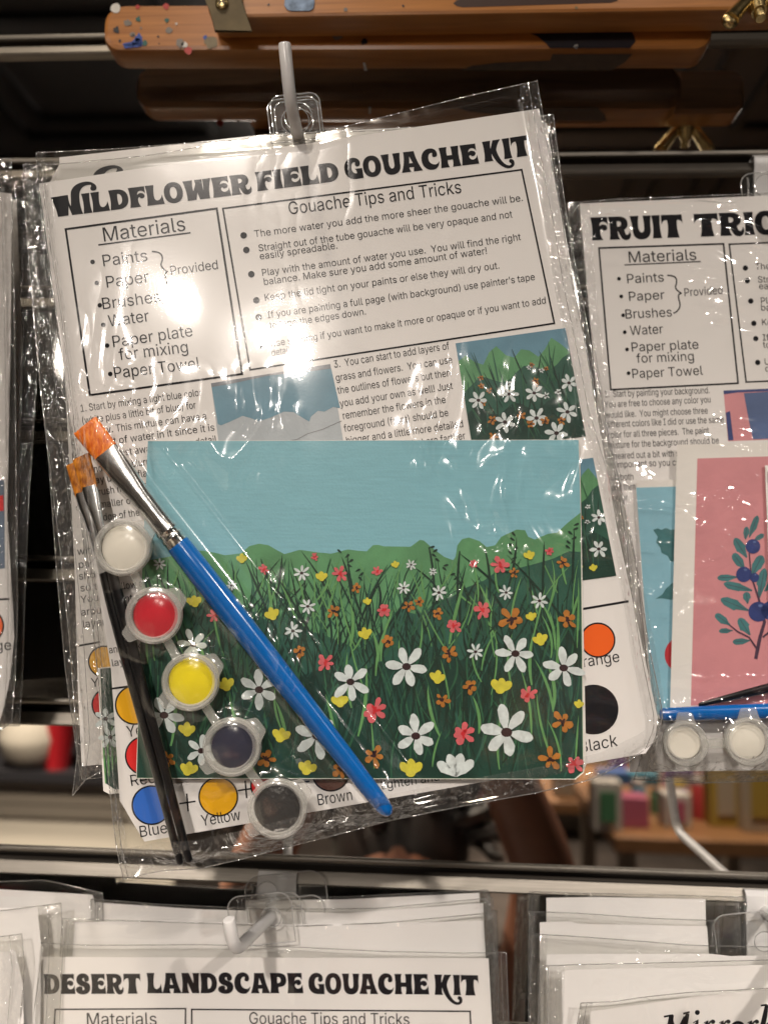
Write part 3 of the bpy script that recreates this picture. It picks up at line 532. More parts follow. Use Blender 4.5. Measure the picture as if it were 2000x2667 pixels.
zb_ = P(285, 131, HF).z; 
b = MB(); beam(b, xa, xb, zb_+.0255, zb_, -.0150, -HF, WOOD, .0095, .0025, tlt)
FA = Flat((300, 20, HF), (1700, 20, HF), (300, 120, HF))
def paint_mat(n, c): return pbr('paint_'+n, c, .4, vary=.15, vscale=200)
PM = {'white': paint_mat('white', (.75,.73,.68)), 'red': paint_mat('red', (.5,.03,.02)), 'green': paint_mat('green', (.02,.13,.10)), 'grey': paint_mat('grey', (.22,.19,.16)),
      'black': paint_mat('black', (.02,.02,.025)), 'blue': paint_mat('blue', (.02,.08,.4)), 'olive': paint_mat('olive', (.22,.17,.08)), 'navy': paint_mat('navy_patch', (.022,.019,.026)), 'mauve': paint_mat('mauve', (.2,.06,.15))}
def blob(b, flat, cx, cy, rx, ry, mat, rough=.25, off=.0002, n=16):
    ph = random.random()*9
    pts = []
    for k in range(n):
        a = 2*math.pi*k/n; w = 1+rough*NZ.noise(V((math.cos(a)*1.5+ph, math.sin(a)*1.5, ph)))
        pts.append((cx+rx*w*math.cos(a), cy+ry*w*math.sin(a)))
    tr = tessellate_polygon([[V((x, y, 0)) for x, y in pts]])
    b.add([flat.pt(x, y, off) for x, y in pts], tr, mat)
for x, y, r, c in ((359,18,6,'red'),(433,16,8,'red'),(361,50,7,'green'),(435,53,6,'green'),(333,58,9,'grey'),(304,78,9,'black'),(346,90,7,'grey'),(313,106,4,'black'),(347,92,4,'black'),
                   (440,79,9,'grey'),(377,112,7,'green'),(535,97,6,'blue'),(549,112,17,'olive'),(491,131,10,'red'),(412,95,3,'black'),(460,62,3,'white'),(415,113,2,'black'),(368,73,3,'grey'),
                   (470,112,12,'grey'),(480,117,8,'white'),(700,20,4,'black'),(877,92,13,'grey'),(948,109,9,'navy'),(730,95,3,'black'),(1090,24,4,'black'),(1128,66,3,'black'),(1260,60,3,'navy'),(1500,121,6,'white'),(640,92,3,'black'),(820,60,3,'black')):
    blob(b, FA, x, y, r, r*.9, PM[c], .5)
blob(b, FA, 302, 21, 13, 12, PM['white'], .2)
for x, y, rx, ry in ((362,102,9,16),(350,116,24,7),(335,120,14,5),(356,110,14,9)): blob(b, FA, x, y, rx, ry, PM['blue'], .6, .00024)
pts = [(1318,30),(1322,58),(1343,74),(1372,84),(1400,95),(1420,112),(1432,125),(1640,125),(1655,108),(1650,92),(1632,64),(1612,50),(1590,47),(1560,32)]
b.add([FA.pt(x, y, .0002) for x, y in pts], tessellate_polygon([[V((x, y, 0)) for x, y in pts]]), PM['navy'])
# drips on the underside
FU = [P(1432,128,HF), P(1640,128,HF)]
zz = zb_-.00015
def under(b, poly, mat):
    b.add([V((x, y, zb_-.0003+(x-xa)*tlt)) for x, y in poly], tessellate_polygon([[V((x, y, 0)) for x, y in poly]]), mat)
ux = lambda px: P(px, 150, .024).x
under(b, [(ux(1434), -.0290), (ux(1640), -.0290), (ux(1628), -.0225), (ux(1608), -.0180), (ux(1600), -.0162), (ux(1200), -.0162), (ux(1230), -.0200), (ux(1300), -.0225), (ux(1432), -.0240)], paint_mat('brown_grey', (.10,.06,.035)))
under(b, [(ux(945), -.0225), (ux(950), -.0225), (ux(954), -.0162), (ux(946), -.0162)], PM['white'])
b.build('lower_rail', easel)
HB = .0490
b = MB(); xa2, xb2 = P(540, 20, HB).x, P(2120, 20, HB).x
zt2 = P(600, 45, HB).z; tl2 = (P(1900, 25, HB).z-P(600, 45, HB).z)/(P(1900, 25, HB).x-P(600, 45, HB).x)
beam(b, xa2, xb2, zt2+.026, zt2, -.0328, -HB, WOOD, .007, .0018, tl2)
FB = Flat((600, 20, HB), (1900, 20, HB), (600, 40, HB))
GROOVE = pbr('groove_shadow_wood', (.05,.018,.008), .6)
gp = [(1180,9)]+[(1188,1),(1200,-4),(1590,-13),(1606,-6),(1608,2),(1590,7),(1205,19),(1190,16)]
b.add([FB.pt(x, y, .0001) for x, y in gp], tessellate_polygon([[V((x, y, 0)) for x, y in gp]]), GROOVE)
for x, y, r, c in ((700,12,3,'black'),(900,25,5,'grey'),(1050,15,3,'black'),(1500,20,4,'olive')): blob(b, FB, x, y, r, r, PM[c], .5)
b.build('crossbar', easel)
b = MB(); xr = P(1800, 345, -.02)
beam(b, P(1460, 200, -.02).x*.96, .9, zt2+.014, zt2-.012, -.0415, -.0425, WOOD, .0004, .0002, tl2)
b = MB()
FP = Flat((560, 20, HB+.003), (700, 20, HB+.003), (560, 70, HB+.003))
b.extrude([FP.pt(x, y) for x, y in ((520,-60),(530,-10),(545,25),(560,79),(654,78),(640,30),(628,-10),(620,-60))], -FP.n*.0012, STEEL)
br = b.build('bracket', easel, smooth=False, bevel=.0003)
b = MB(); c = FP.pt(579, 9); 
b.lathe(c, [(0, .0014), (.0022, .0013), (.0034, .0006), (.0036, 0)], BRASS, FP.n, 24)
s_ = MB(); 
for d in ((1,0),(0,1)):
    e = V((d[0]*.8+d[1]*.6, 0, d[1]*.8-d[0]*.6)); g = V((-e.z, 0, e.x))
    q = c+FP.n*.00145
    b.add([q+e*.002+g*.0003, q-e*.002+g*.0003, q-e*.002-g*.0003, q+e*.002-g*.0003], [(0,1,2,3)], DARK)
b.build('screw', br)
b = MB(); FQ = Flat((740, 10, HB+.0005), (820, 10, HB+.0005), (740, 25, HB+.0005))
pq = [(742,-40),(741,14),(748,24),(758,28),(806,28),(816,22),(819,10),(818,-40)]
b.extrude([FQ.pt(x, y) for x, y in pq], -FQ.n*.0006, pbr('blue_stained_plate', (.12,.16,.22), .3, .6, vary=.9, vscale=160))
b.build('catch_plate', easel, smooth=False)
def wing_nut(px, py, h, s=1.0):
    b = MB(); c = P(px, py, h); ax = V((0, -1, 0))
    b.lathe(c, [(0, .009), (.0022, .009), (.0026, .0085), (.0026, 0)], BRASS, V((0, -.35, -1)), 16)     # bolt end
    b.lathe(c, [(0,.004),(.0035, .004), (.0052, -.003), (.0058, -.005), (0, -.005)], BRASS, V((0, -.35, -1)), 24)
    for sg in (-1, 1):
        pts = [c+V((sg*.002, 0, .003)), c+V((sg*.006, -.001, .002)), c+V((sg*.010, -.002, -.003)), c+V((sg*.0145, -.003, -.009))]
        b.tube(pts, [.0026, .0032, .0036, .0042], BRASS, 12)
        b.ball(pts[-1], .0043, BRASS, (1, .6, 1))
    o = b.build('wing_nut', easel); return o
wing_nut(1972, 18, HB+.003)

# ------------------------------------------------------------------ hooks
def hook(name, pts, rad, plate=None, label='', group='slatwall display hooks'):
    root = empty(name, pts[0], label, 'hook', group)
    # rounded corners
    q = [V(p) for p in pts]; out = [q[0]]
    for i in range(1, len(q)-1):
        a, c, e = q[i-1], q[i], q[i+1]; rr = .009
        p0 = c+(a-c).normalized()*min(rr, (a-c).length*.45); p1 = c+(e-c).normalized()*min(rr, (e-c).length*.45)
        for k in range(7):
            t = k/6; out.append(p0*(1-t)**2+c*2*t*(1-t)+p1*t*t)
    out.append(q[-1])
    d = (out[-1]-out[-2]).normalized()
    pts2 = out+[out[-1]+d*rad*.25, out[-1]+d*rad*.35]
    b = MB(); b.tube(pts2, [rad]*(len(out))+[rad*.9, rad*.6], HOOKM, 16); b.build('prong', root)
    if plate:
        x0, x1, zt, zb = plate; b = MB()
        prof = [(.004, zt-.004), (.001, zt+.001), (-.003, zt+.0012), (-.0052, zt-.001), (-.0055, zt-.006), (-.0042, zt-.010), (-.004, zb), (-.0028, zb), (-.003, zt-.010)]
        b.grid([[V((x, y, z)) for y, z in prof] for x in (x0, x1)], HOOKM)
        b.grid([[V((x, y+.0012, z)) for y, z in prof[3:7]] for x in (x0, x1)], HOOKM)
        for x in (x0, x1):
            b.grid([[V((x, y, z)), V((x, y+.0012, z))] for y, z in prof[3:7]], HOOKM)
        b.build('back_plate', root)
    return root
tipA, bendA = P(742, 118, .126), P(757, 272, .119)
rootA = V((bendA.x-.001, -.003, bendA.z-.008))
hook('display_hook', [rootA, bendA, tipA], .0026, (rootA.x-.010, rootA.x+.010, RAIL_Z-PITCH_S+.002, rootA.z-.006), 'grey white prong hook holding the wildflower kits, below the easel')
tipB, bendB = P(597, 2398, .070), P(612, 2478, .066)
rootB = P(722, 2372, .004)
zr6 = RAIL_Z-6*PITCH_S
hook('display_hook', [rootB, bendB, tipB], .0028, (P(671, 2330, .004).x, P(772, 2330, .004).x, zr6-.002, P(720, 2440, .004).z), 'grey white prong hook with upturned tip above the desert landscape kit')
rC = P(1990, 2372, .004)
hook('display_hook', [rC, rC+V((-.006, -.105, .004)), rC+V((-.008, -.113, .034))], .0028, (P(1942, 2400, .004).x, P(2045, 2400, .004).x, zr6-.002, P(1990, 2560, .004).z), 'white plated hook at the right edge on the lower rail')
rD = P(2010, 640, .004)
hook('display_hook', [rD, rD+V((0, -.06, .006)), rD+V((0, -.064, .022))], .0028, (P(1962, 450, .004).x, P(2060, 450, .004).x, RAIL_Z-PITCH_S+.001, rD.z-.004), 'white plated hook at the right edge above the fruit kit')

# ------------------------------------------------------------------ plastic sleeves
def resample(pl, n):
    pl = [V(p) for p in pl]; L = [0]
    for a, c in zip(pl, pl[1:]): L.append(L[-1]+(c-a).length)
    out = []; j = 0
    for k in range(n+1):
        s = L[-1]*k/n
        while j < len(pl)-2 and L[j+1] < s: j += 1
        t = (s-L[j])/max(1e-9, L[j+1]-L[j]); out.append(pl[j].lerp(pl[j+1], min(1, t)))
    return out
def sleeve(label, L, Rr, T, B, flat, front=.004, back=-.0012, bumps=(), n=70, mrow=90, seal=(.055, .055), group=None, wob=1.0, filmmat=None, name='plastic_sleeve', edges='LRTB', tabs=()):
    """clear bag: front and rear film between four edge polylines (pixels on flat), sealed at the sides"""
    root = empty(name, flat.pt(*[(L[0][i]+Rr[0][i])/2 for i in (0, 1)]), label, 'plastic sleeve', group)
    l, r, t_, b_ = resample(L, mrow), resample(Rr, mrow), resample(T, n), resample(B, n)
    sd = random.random()*50
    def pos(i, j):
        u, v = j/n, i/mrow
        p = t_[j]*(1-v)+b_[j]*v+l[i]*(1-u)+r[i]*u-(t_[0]*(1-u)*(1-v)+t_[n]*u*(1-v)+b_[0]*(1-u)*v+b_[n]*u*v)
        e = min(u/seal[0], (1-u)/seal[1], v/.02, (1-v)/.03, 1.0); e = max(0, e)
        s = e*e*(3-2*e)
        off = front*s
        for bm in bumps:
            if len(bm) == 7:   # over a rod: x0, y0, x1, y1, radius, height at each end
                ax_, ay_, cx_, cy_ = bm[:4]; dx_, dy_ = cx_-ax_, cy_-ay_
                t = min(1, max(0, ((p.x-ax_)*dx_+(p.y-ay_)*dy_)/(dx_*dx_+dy_*dy_)))
                bx, by, br_, bh = ax_+dx_*t, ay_+dy_*t, bm[4], bm[5]+(bm[6]-bm[5])*t
            else: bx, by, br_, bh = bm
            d2 = ((p.x-bx)**2+(p.y-by)**2)/br_**2
            off = max(off, bh*math.exp(-d2*d2*.35)*s+front*s*.5)
        mk2 = max(0, nz(p.x, p.y, .0035, sd+9)-.05)*2
        off += wob*s*(.0003*nz(p.x, p.y, .005, sd)+.0004*mk2*nz(p.x, p.y, .018, sd+3)*(.15+.85*min(1, max(0, (v-.25)*4))))
        off += wob*(1-s)*(.0009*NZ.noise(V((p.x*.02, p.y*.012, sd)))+.0004*NZ.noise(V((p.x*.05, p.y*.035, sd+2))))
        return p, off, s
    G = [[pos(i, j) for j in range(n+1)] for i in range(mrow+1)]
    b = MB()
    F = [[flat.pt(p.x, p.y, o) for p, o, s in row] for row in G]
    base = 0
    b.v = [q for row in F for q in row]; k1, k2 = b.mi(filmmat or FILM), b.mi(SEAL); w = n+1
    for i in range(mrow):
        for j in range(n):
            b.f.append([i*w+j, i*w+j+1, (i+1)*w+j+1, (i+1)*w+j]); u = (j+.5)/n
            b.m.append(k2 if (u < seal[0] or u > 1-seal[1] or (i > mrow*.955 and 'B' in edges)) else k1)
    b.grid([[flat.pt(p.x, p.y, back*s-.0002-.4*o*(1-s)) for p, o, s in row[::3]+row[-1:]] for row in G[::3]+G[-1:]], FILMFLAT)
    rim = {'L': [r_[0] for r_ in F], 'R': [r_[-1] for r_ in F], 'T': F[0], 'B': F[-1]}
    for e in edges: b.tube([p+flat.n*.0001 for p in rim[e][::2]+rim[e][-1:]], .00022, EDGE, 6)
    for fr in (seal[0]*.55, 1-seal[1]*.55):
        if 'L' in edges and fr < .5 or 'R' in edges and fr > .5:
            j = int(round(fr*n)); b.tube([F[i][j]+flat.n*.0003 for i in range(0, mrow+1, 2)], .00013, EDGE, 5)
    if 'B' in edges:
        pass
    b.build('film', root)
    for tx, ty, tw, th, hx, hy, hr, dn in tabs: hang_tab(root, flat.shift(dn), tx, ty, tw, th, hx, hy, hr)
    return root
def hang_tab(root, fl, x, y, w, h, hx, hy, hr, skew=0):
    """clear hang tab: rounded rectangle with a round hole; x, y its top left corner in pixels"""
    n = 8; rc = w*.2; o = []
    for cx, cy, a0 in ((x+rc, y+rc, 180), (x+w-rc, y+rc, 270), (x+w-3, y+h-3, 0), (x+3, y+h-3, 90)):
        r = rc if cy < y+h/2 else 3
        for k in range(n+1):
            a = R_(a0+90*k/n); o.append((cx+r*math.cos(a), cy+r*math.sin(a)))
    o = [(px+(py-y)*.12, py-(px-x)*.1) for px, py in o]
    cx, cy = hx+(hy-y)*.12, hy-(hx-x)*.1
    hole = [(cx+hr*math.cos(2*math.pi*k/28), cy+hr*math.sin(2*math.pi*k/28)) for k in range(28)]
    tr = tessellate_polygon([[V((*p, 0)) for p in o], [V((*p, 0)) for p in hole]])
    b = MB(); b.add([fl.pt(*p) for p in o+hole], tr, TABF)
    b.tube([fl.pt(*p) for p in o+o[:1]], .00028, TABE, 6, False); b.tube([fl.pt(*p) for p in hole+hole[:1]], .00024, TABE, 6, False)
    b.build('hang_tab', root)

# ------------------------------------------------------------------ print colours
def flatcol(n, c, **k): return pbr(n, c, .42, coat=.35, bump=.2, bscale=1400, bdist=.0001, **k)
CY = flatcol('print_yellow', s2l(238,176,20)); CR = flatcol('print_red', s2l(225,40,40)); CB = flatcol('print_blue', s2l(48,108,205)); CO = flatcol('print_orange', s2l(240,100,30)); CN = flatcol('print_brown', s2l(92,60,52))
SKY = gouache('painted_sky', s2l(128,182,196), .06, 700, (.1,.1,1.6))
SKYD = gouache('painted_blue_wash', s2l(98,140,160), .12, 60); CLOUD = gouache('painted_grey_paper', s2l(172,180,186), .05, 60); PENCIL = flatcol('pencil_line', (.2,.2,.21))
G1 = gouache('meadow_green', s2l(90,144,100), .14, 90); G2 = gouache('deep_green', s2l(44,86,72), .22, 70); G3 = gouache('dark_green', s2l(28,62,52), .28, 60)
GL = gouache('light_blade_green', s2l(98,150,92), .15, 200); GM = gouache('mid_blade_green', s2l(48,94,68), .2, 200); GD = gouache('dark_blade_green', s2l(25,50,40), .25, 200)
PW = gouache('petal_white', s2l(206,216,216), .16, 300); PY = gouache('petal_yellow', s2l(205,196,66), .14, 300); PR = gouache('petal_pink', s2l(205,98,104), .14, 300); PRD = gouache('petal_red', s2l(200,44,52), .14, 300)
PO = gouache('petal_ochre', s2l(172,112,48), .2, 300); PBR = gouache('flower_eye', s2l(52,32,34), .3, 300)
PPK = gouache('painted_pink', s2l(208,140,146), .05, 90); PTL = gouache('painted_teal', s2l(66,118,122), .15, 120); PBL = gouache('painted_berry_blue', s2l(48,62,118), .2, 150); PST = gouache('painted_stem', s2l(72,52,72), .2, 150)
PAQ = gouache('painted_aqua', s2l(138,188,206), .05, 90); PBRD = gouache('painted_berry_red', s2l(190,50,60), .12, 90)

rnd = random.Random(11)
def petal(s, c, a, l, w, mat, lay, tip=.62):
    ca, sa = math.cos(a), math.sin(a); pts = []
    prof = [(0,.16),(.18,.42),(.4,.8),(tip,1),(.82,.86),(.95,.5),(1,.12)]
    for t, q in prof: pts.append((t*l, q*w/2*(1+rnd.uniform(-.14,.14))))
    for t, q in reversed(prof): pts.append((t*l, -q*w/2*(1+rnd.uniform(-.14,.14))))
    s.poly([(c[0]+x*ca-y*sa, c[1]+x*sa+y*ca) for x, y in pts], mat, lay)
def daisy(s, x, y, r, lay, n=6, rot=None, white=None):
    rot = rnd.uniform(0, 6.28) if rot is None else rot
    for k in range(n):
        petal(s, (x, y), rot+2*math.pi*k/n+rnd.uniform(-.12,.12), r*rnd.uniform(.9,1.12), r*(.43 if n < 7 else .34), white or PW, lay+k*.15)
    s.disc((x, y), r*.22, PBR, lay+1.2, r*.18, 10)
def small(s, x, y, r, lay, mat, eye, n=5):
    rot = rnd.uniform(0, 6.28)
    for k in range(n):
        petal(s, (x, y), rot+2*math.pi*k/n+rnd.uniform(-.2,.2), r*rnd.uniform(.75,1.2), r*rnd.uniform(.42,.7), mat, lay+k*.15, .75)
    for k in range(4):
        a = rnd.uniform(0, 6.28); petal(s, (x, y), a, r*rnd.uniform(.3,.55), r*.22, eye, lay+1.2)
    s.disc((x, y), r*.2, eye, lay+1.3, None, 8)
def tulip(s, x, y, r, lay, mat=None):
    mat = mat or PY
    t = rnd.uniform(-.25, .25)
    for a, l in ((-2.25, 1.05), (-1.57, 1.1), (-.9, 1.05)):
        petal(s, (x, y+r*.6), a+t, r*1.5*l*rnd.uniform(.9,1.05), r*.85, mat, lay+(a+3)*.15, .6)
    s.disc((x, y+r*.35), r*.5, mat, lay+.6, r*.42, 10)
def blade(s, x, y, x2, y2, bend, w, mat, lay):
    pts = []; ws = []
    for k in range(9):
        t = k/8; mx, my = (x+x2)/2+bend, (y+y2)/2
        pts.append((x*(1-t)**2+mx*2*t*(1-t)+x2*t*t, y*(1-t)**2+my*2*t*(1-t)+y2*t*t)); ws.append(max(.6, w*(math.sin(math.pi*min(1, .12+t*.88))**.7)))
    s.stroke(pts, ws, mat, lay)
def clip_blade(s, box, x, y, x2, y2, bend, w, mat, lay):
    x0, y0, x1, y1 = box
    x = min(max(x, x0+8), x1-8); x2 = min(max(x2, x0+8), x1-8)
    m_ = min(x0+8, 0)
    mid = (x+x2)/4*2*.5
    if not (x0+8 < (x+x2)/2*.5+((x+x2)/2+bend)*.5 < x1-8): bend = 0
    blade(s, x, min(y, y1-3), x2, max(y2, y0+3), bend, w, mat, lay)

def mini_meadow(s, quad, seed, pink=False, lay=2):
    """small printed photo of the meadow on the sheet, drawn inside a quad (TL TR BR BL)"""
    rr = random.Random(seed); q = [V(p) for p in quad]
    f = lambda u, v: (q[0]*(1-u)*(1-v)+q[1]*u*(1-v)+q[2]*u*v+q[3]*(1-u)*v)
    g = lambda pts: [tuple(f(u, v)) for u, v in pts]
    sx = (q[1]-q[0]).length
    s.poly(g([(0,0),(1,0),(1,1),(0,1)]), SKYD, lay)
    hz = [(k/14, .16+.06*math.sin(k*1.7+seed)+.03*math.sin(k*.9)) for k in range(15)]
    s.poly(g(hz+[(1,1),(0,1)]), G1, lay+1)
    h2 = [(k/14, .42-.14*(k/14)+.05*math.sin(k*1.1+2)) for k in range(15)]
    s.poly(g(h2+[(1,1),(0,1)]), G2, lay+2)
    h3 = [(k/14, .66+.05*math.sin(k*1.3+seed)) for k in range(15)]
    s.poly(g(h3+[(1,1),(0,1)]), G3, lay+3)
    for k in range(70):
        u = rr.uniform(.05,.95); v = rr.uniform(.45,.97); l = rr.uniform(.15,.4); du = rr.uniform(-.12,.12)
        u2 = min(.97, max(.03, u+du)); a, c = f(u, v), f(u2, max(.1, v-l))
        blade(s, a.x, a.y, c.x, c.y, rr.uniform(-4,4), sx*.012, rr.choice([GD, GD, GM, G2]), lay+4+k*.005)
    for k in range(16):
        u, v = rr.uniform(.07,.93), rr.uniform(.25,.6); p = f(u, v); small(s, p.x, p.y, sx*.022+sx*.03*(v-.25), lay+5, (PR if pink and k % 2 else PO) if k % 3 else PW, PBR)
    for u, v in ((.12,.55),(.4,.53),(.62,.55),(.94,.5),(.32,.78),(.6,.78),(.88,.76),(.15,.9) if pink else (.75,.94)):
        p = f(u, v); daisy(s, p.x, p.y, sx*(.055+.05*v), lay+6)
    for k in range(6):
        u, v = rr.uniform(.1,.9), rr.uniform(.66,.92); p = f(u, v); (tulip if pink else lambda *a: small(*a, PO, PBR))(s, p.x, p.y, sx*.042, lay+6.5)
    # clean trimmed edges
CARD = [(385,1148),(1507,1145),(1520,2012),(1498,2030),(355,2028)]
def meadow_print(s):
    x0, x1, y0, y1 = 372, 1514, 1146, 2029
    s.base(CARD, BLANK)
    top = [(386,1149),(1506,1146),(1511,1335)]
    ridge = [(1476,1363),(1451,1387),(1427,1390),(1392,1405),(1375,1398),(1367,1381),(1345,1379),(1305,1398),(1289,1420),(1267,1425),(1248,1409),(1221,1400),(1203,1404),(1191,1420),(1186,1450),(1180,1459),(1156,1450),(1123,1425),(1104,1408),(1093,1406),(1069,1424),(1000,1423),(985,1419),(971,1420),(955,1436),(930,1434),(906,1431),(863,1442),(830,1439),(781,1432),(741,1443),(720,1432),(700,1420),(675,1416),(650,1422),(629,1441),(587,1446),(557,1439),(527,1434),(480,1440),(440,1450),(372,1462)]
    s.poly(top+ridge, SKY, 1)
    lo = [(1511,1335)]+ridge+[(357,2026),(1496,2028),(1518,2010)]
    s.poly(lo, G1, 1.5)
    s.poly([(1511,1437),(1480,1436),(1440,1455),(1380,1472),(1340,1482),(1290,1490),(1260,1512),(1215,1530),(1180,1552),(1130,1572),(1095,1602),(1050,1592),(1015,1596),(1000,1640),(930,1690),(860,1660),(800,1640),(760,1600),(700,1620),(640,1580),(560,1600),(500,1560),(430,1580),(372,1560),(357,2025),(1496,2027),(1517,2008)], G2, 2)
    s.poly([(1512,1640),(1440,1610),(1390,1640),(1330,1690),(1280,1660),(1200,1720),(1120,1700),(1060,1740),(1000,1720),(920,1760),(840,1740),(760,1770),(700,1730),(620,1760),(540,1720),(470,1740),(420,1700),(368,1720),(358,2025),(1496,2027),(1516,2008)], G3, 2.5)
    box = (x0, y0, x1, y1); lay = 3
    for k in range(760):
        y = rnd.uniform(1600, 2028); l = rnd.uniform(90, 240)*(.6+.4*(y-1450)/600); x = rnd.uniform(x0-10, x1)
        y2 = y-l
        if y2 < 1475: y2 = 1475+rnd.uniform(0,40)
        clip_blade(s, box, x, y, x+rnd.uniform(-70,70), y2, rnd.uniform(-30,30), rnd.uniform(2,7), rnd.choice([GD, GD, GD, GM, G2]), lay); lay += .002
    for k in range(120):
        y = rnd.uniform(1540, 1720); x = rnd.uniform(x0+40, x1); l = rnd.uniform(60, 200)
        clip_blade(s, box, x, y, x+rnd.uniform(-90,90), max(1455, y-l), rnd.uniform(-30,30), rnd.uniform(2,5), rnd.choice([GD, GM, GL, GD]), lay); lay += .004
    for x, y, x2, y2, bd in ((1128,1600,1117,1425,14),(1192,1590,1197,1435,-6),(1195,1440,1330,1560,10),(905,1440,950,1620,-20),(1345,1400,1320,1540,10),(1495,1375,1490,1520,0),(1417,1410,1412,1540,0),(1260,1420,1275,1560,12),(785,1435,900,1660,30),(890,1450,915,1560,10),(1320,1445,1490,1640,10),(700,1470,860,1760,20),(735,1445,720,1560,4),(1010,1470,930,1640,-10),(1105,1485,990,1660,6),(640,1460,700,1600,0)):
        clip_blade(s, box, x2, y2, x, y, bd, 6, GD, lay); lay += .01
    for x, y, n in ((1118,1426,9),(1342,1396,9),(1494,1368,6),(890,1440,7)):
        for k in range(n):
            petal(s, (x+(k*9 if x in (1118,890) else -k*2), y+k*12), rnd.choice([-2.6,-.5])+rnd.uniform(-.3,.3), 14, 6, GD, lay)
    for k in range(56):
        y = rnd.uniform(1640, 2028); x = rnd.uniform(x0, x1-10); l = rnd.uniform(80, 190)
        clip_blade(s, box, x, y, x+rnd.uniform(-50,50), max(1480, y-l), rnd.uniform(-25,25), rnd.uniform(4,9), rnd.choice([GL, GL, GM]), lay+1); lay += .006
    for k in range(22):
        x = rnd.uniform(420, 1490); y = rnd.uniform(1520, 1640)
        clip_blade(s, box, x, y, x+rnd.uniform(-40,40), y-rnd.uniform(60,110), rnd.uniform(-14,14), rnd.uniform(4,7), GL, lay+1); lay += .008
    lay += 1.4; z = 1.2056
    Wb = [(878,1440,47,.2),(757,1473,44,.4),(560,1490,46,.5),(355,1545,46,.1),(685,1590,52,.3),(898,1590,48,3.5),(1094,1582,60,.25),(1217,1443,46,.3),(1113,1412,44,.1),(985,1672,46,3.3),(418,1392,34,.2),(435,1622,36,.6)]
    Ws = [(652,1238,18),(665,1310,17),(633,1363,19),(888,1220,12),(872,1270,14),(948,1280,17),(1093,1280,16),(1165,1298,18),(1027,1408,18),(345,1218,14),(500,1265,12),(935,1235,9)]
    Yt = [(523,1208,12),(695,1246,13),(855,1220,9),(590,1328,16),(790,1370,15),(422,1300,16),(945,1465,17),(1168,1383,16),(1148,1332,12),(605,1590,19),(735,1515,18),(405,1578,18),(1080,1483,22),(662,1660,20),(887,1662,23),(405,1662,19),(1249,1522,11),(795,1300,9),(1145,1200,12),(490,1480,18)]
    Pk = [(570,1230,12),(735,1240,18),(680,1203,9),(815,1234,12),(830,1318,18),(1022,1217,10),(1080,1220,20),(1042,1318,20),(980,1352,18),(703,1432,20),(810,1535,28),(1000,1585,28),(1140,1500,20),(1187,1190,10),(1240,1650,22),(463,1330,15)]
    Or = [(770,1270,11),(838,1385,16),(945,1325,14),(970,1412,18),(1105,1338,28),(1225,1340,20),(1015,1483,18),(955,1513,16),(1215,1560,24),(1188,1640,24),(808,1632,25),(735,1662,19),(648,1408,15),(720,1320,16),(575,1640,20),(362,1640,17),(882,1310,13),(1110,1238,11),(1215,1215,14),(905,1300,12)]
    for x, y, r in Ws:
        daisy(s, x*z, y*z, r*z, lay, 7)
    for x, y, r in Or: small(s, x*z, y*z, r*z, lay+.4, PO, PBR); 
    for x, y, r in Pk: small(s, x*z, y*z, r*z*.92, lay+.8, PR, PRD, 6)
    for x, y, r in Yt: tulip(s, x*z, y*z, r*z*.95, lay+1.4)
    for x, y, r, ro in Wb:
        if y > 1650:
            for k in (-2.5, -1.9, -1.35, -.75): petal(s, (x*z, 2022), k, r*z*1.1, r*z*.48, PW, lay+1)
        else: daisy(s, x*z, y*z, r*z*.95, lay+2, 6, ro)

# ------------------------------------------------------------------ the wildflower kit in front
WF = Flat((103,478,.104), (1403,283,.098), (330,2200,.091))
UP = (-.145,-1)
def brace(s, a, tip, c, w=4, lay=1.5):
    a, tip, c = V(a), V(tip), V(c); mx = tip.x-a.x
    def q(p0, p1, p2, p3): return [p0*(1-t)**3+p1*3*t*(1-t)**2+p2*3*t*t*(1-t)+p3*t**3 for t in [k/8 for k in range(9)]]
    m1 = a+(tip-a)*.62+V((-mx*.05, 0)); m2 = c+(tip-c)*.7+V((-(tip.x-c.x)*.05, 0))
    s.stroke(q(a, a+V((mx*.75, 0)), a.lerp(tip, .5)+V((mx*.22, -10)), m1)+q(m1, m1+V((0,8)), tip-V((mx*.2,4)), tip), w, INK, lay)
    s.stroke(q(tip, tip-V((mx*.3,-2)), m2+V((0,-8)), m2)+q(m2, c.lerp(tip,.5)+V((mx*.3,8)), c+V((14,-6)), c), w, INK, lay+.2)
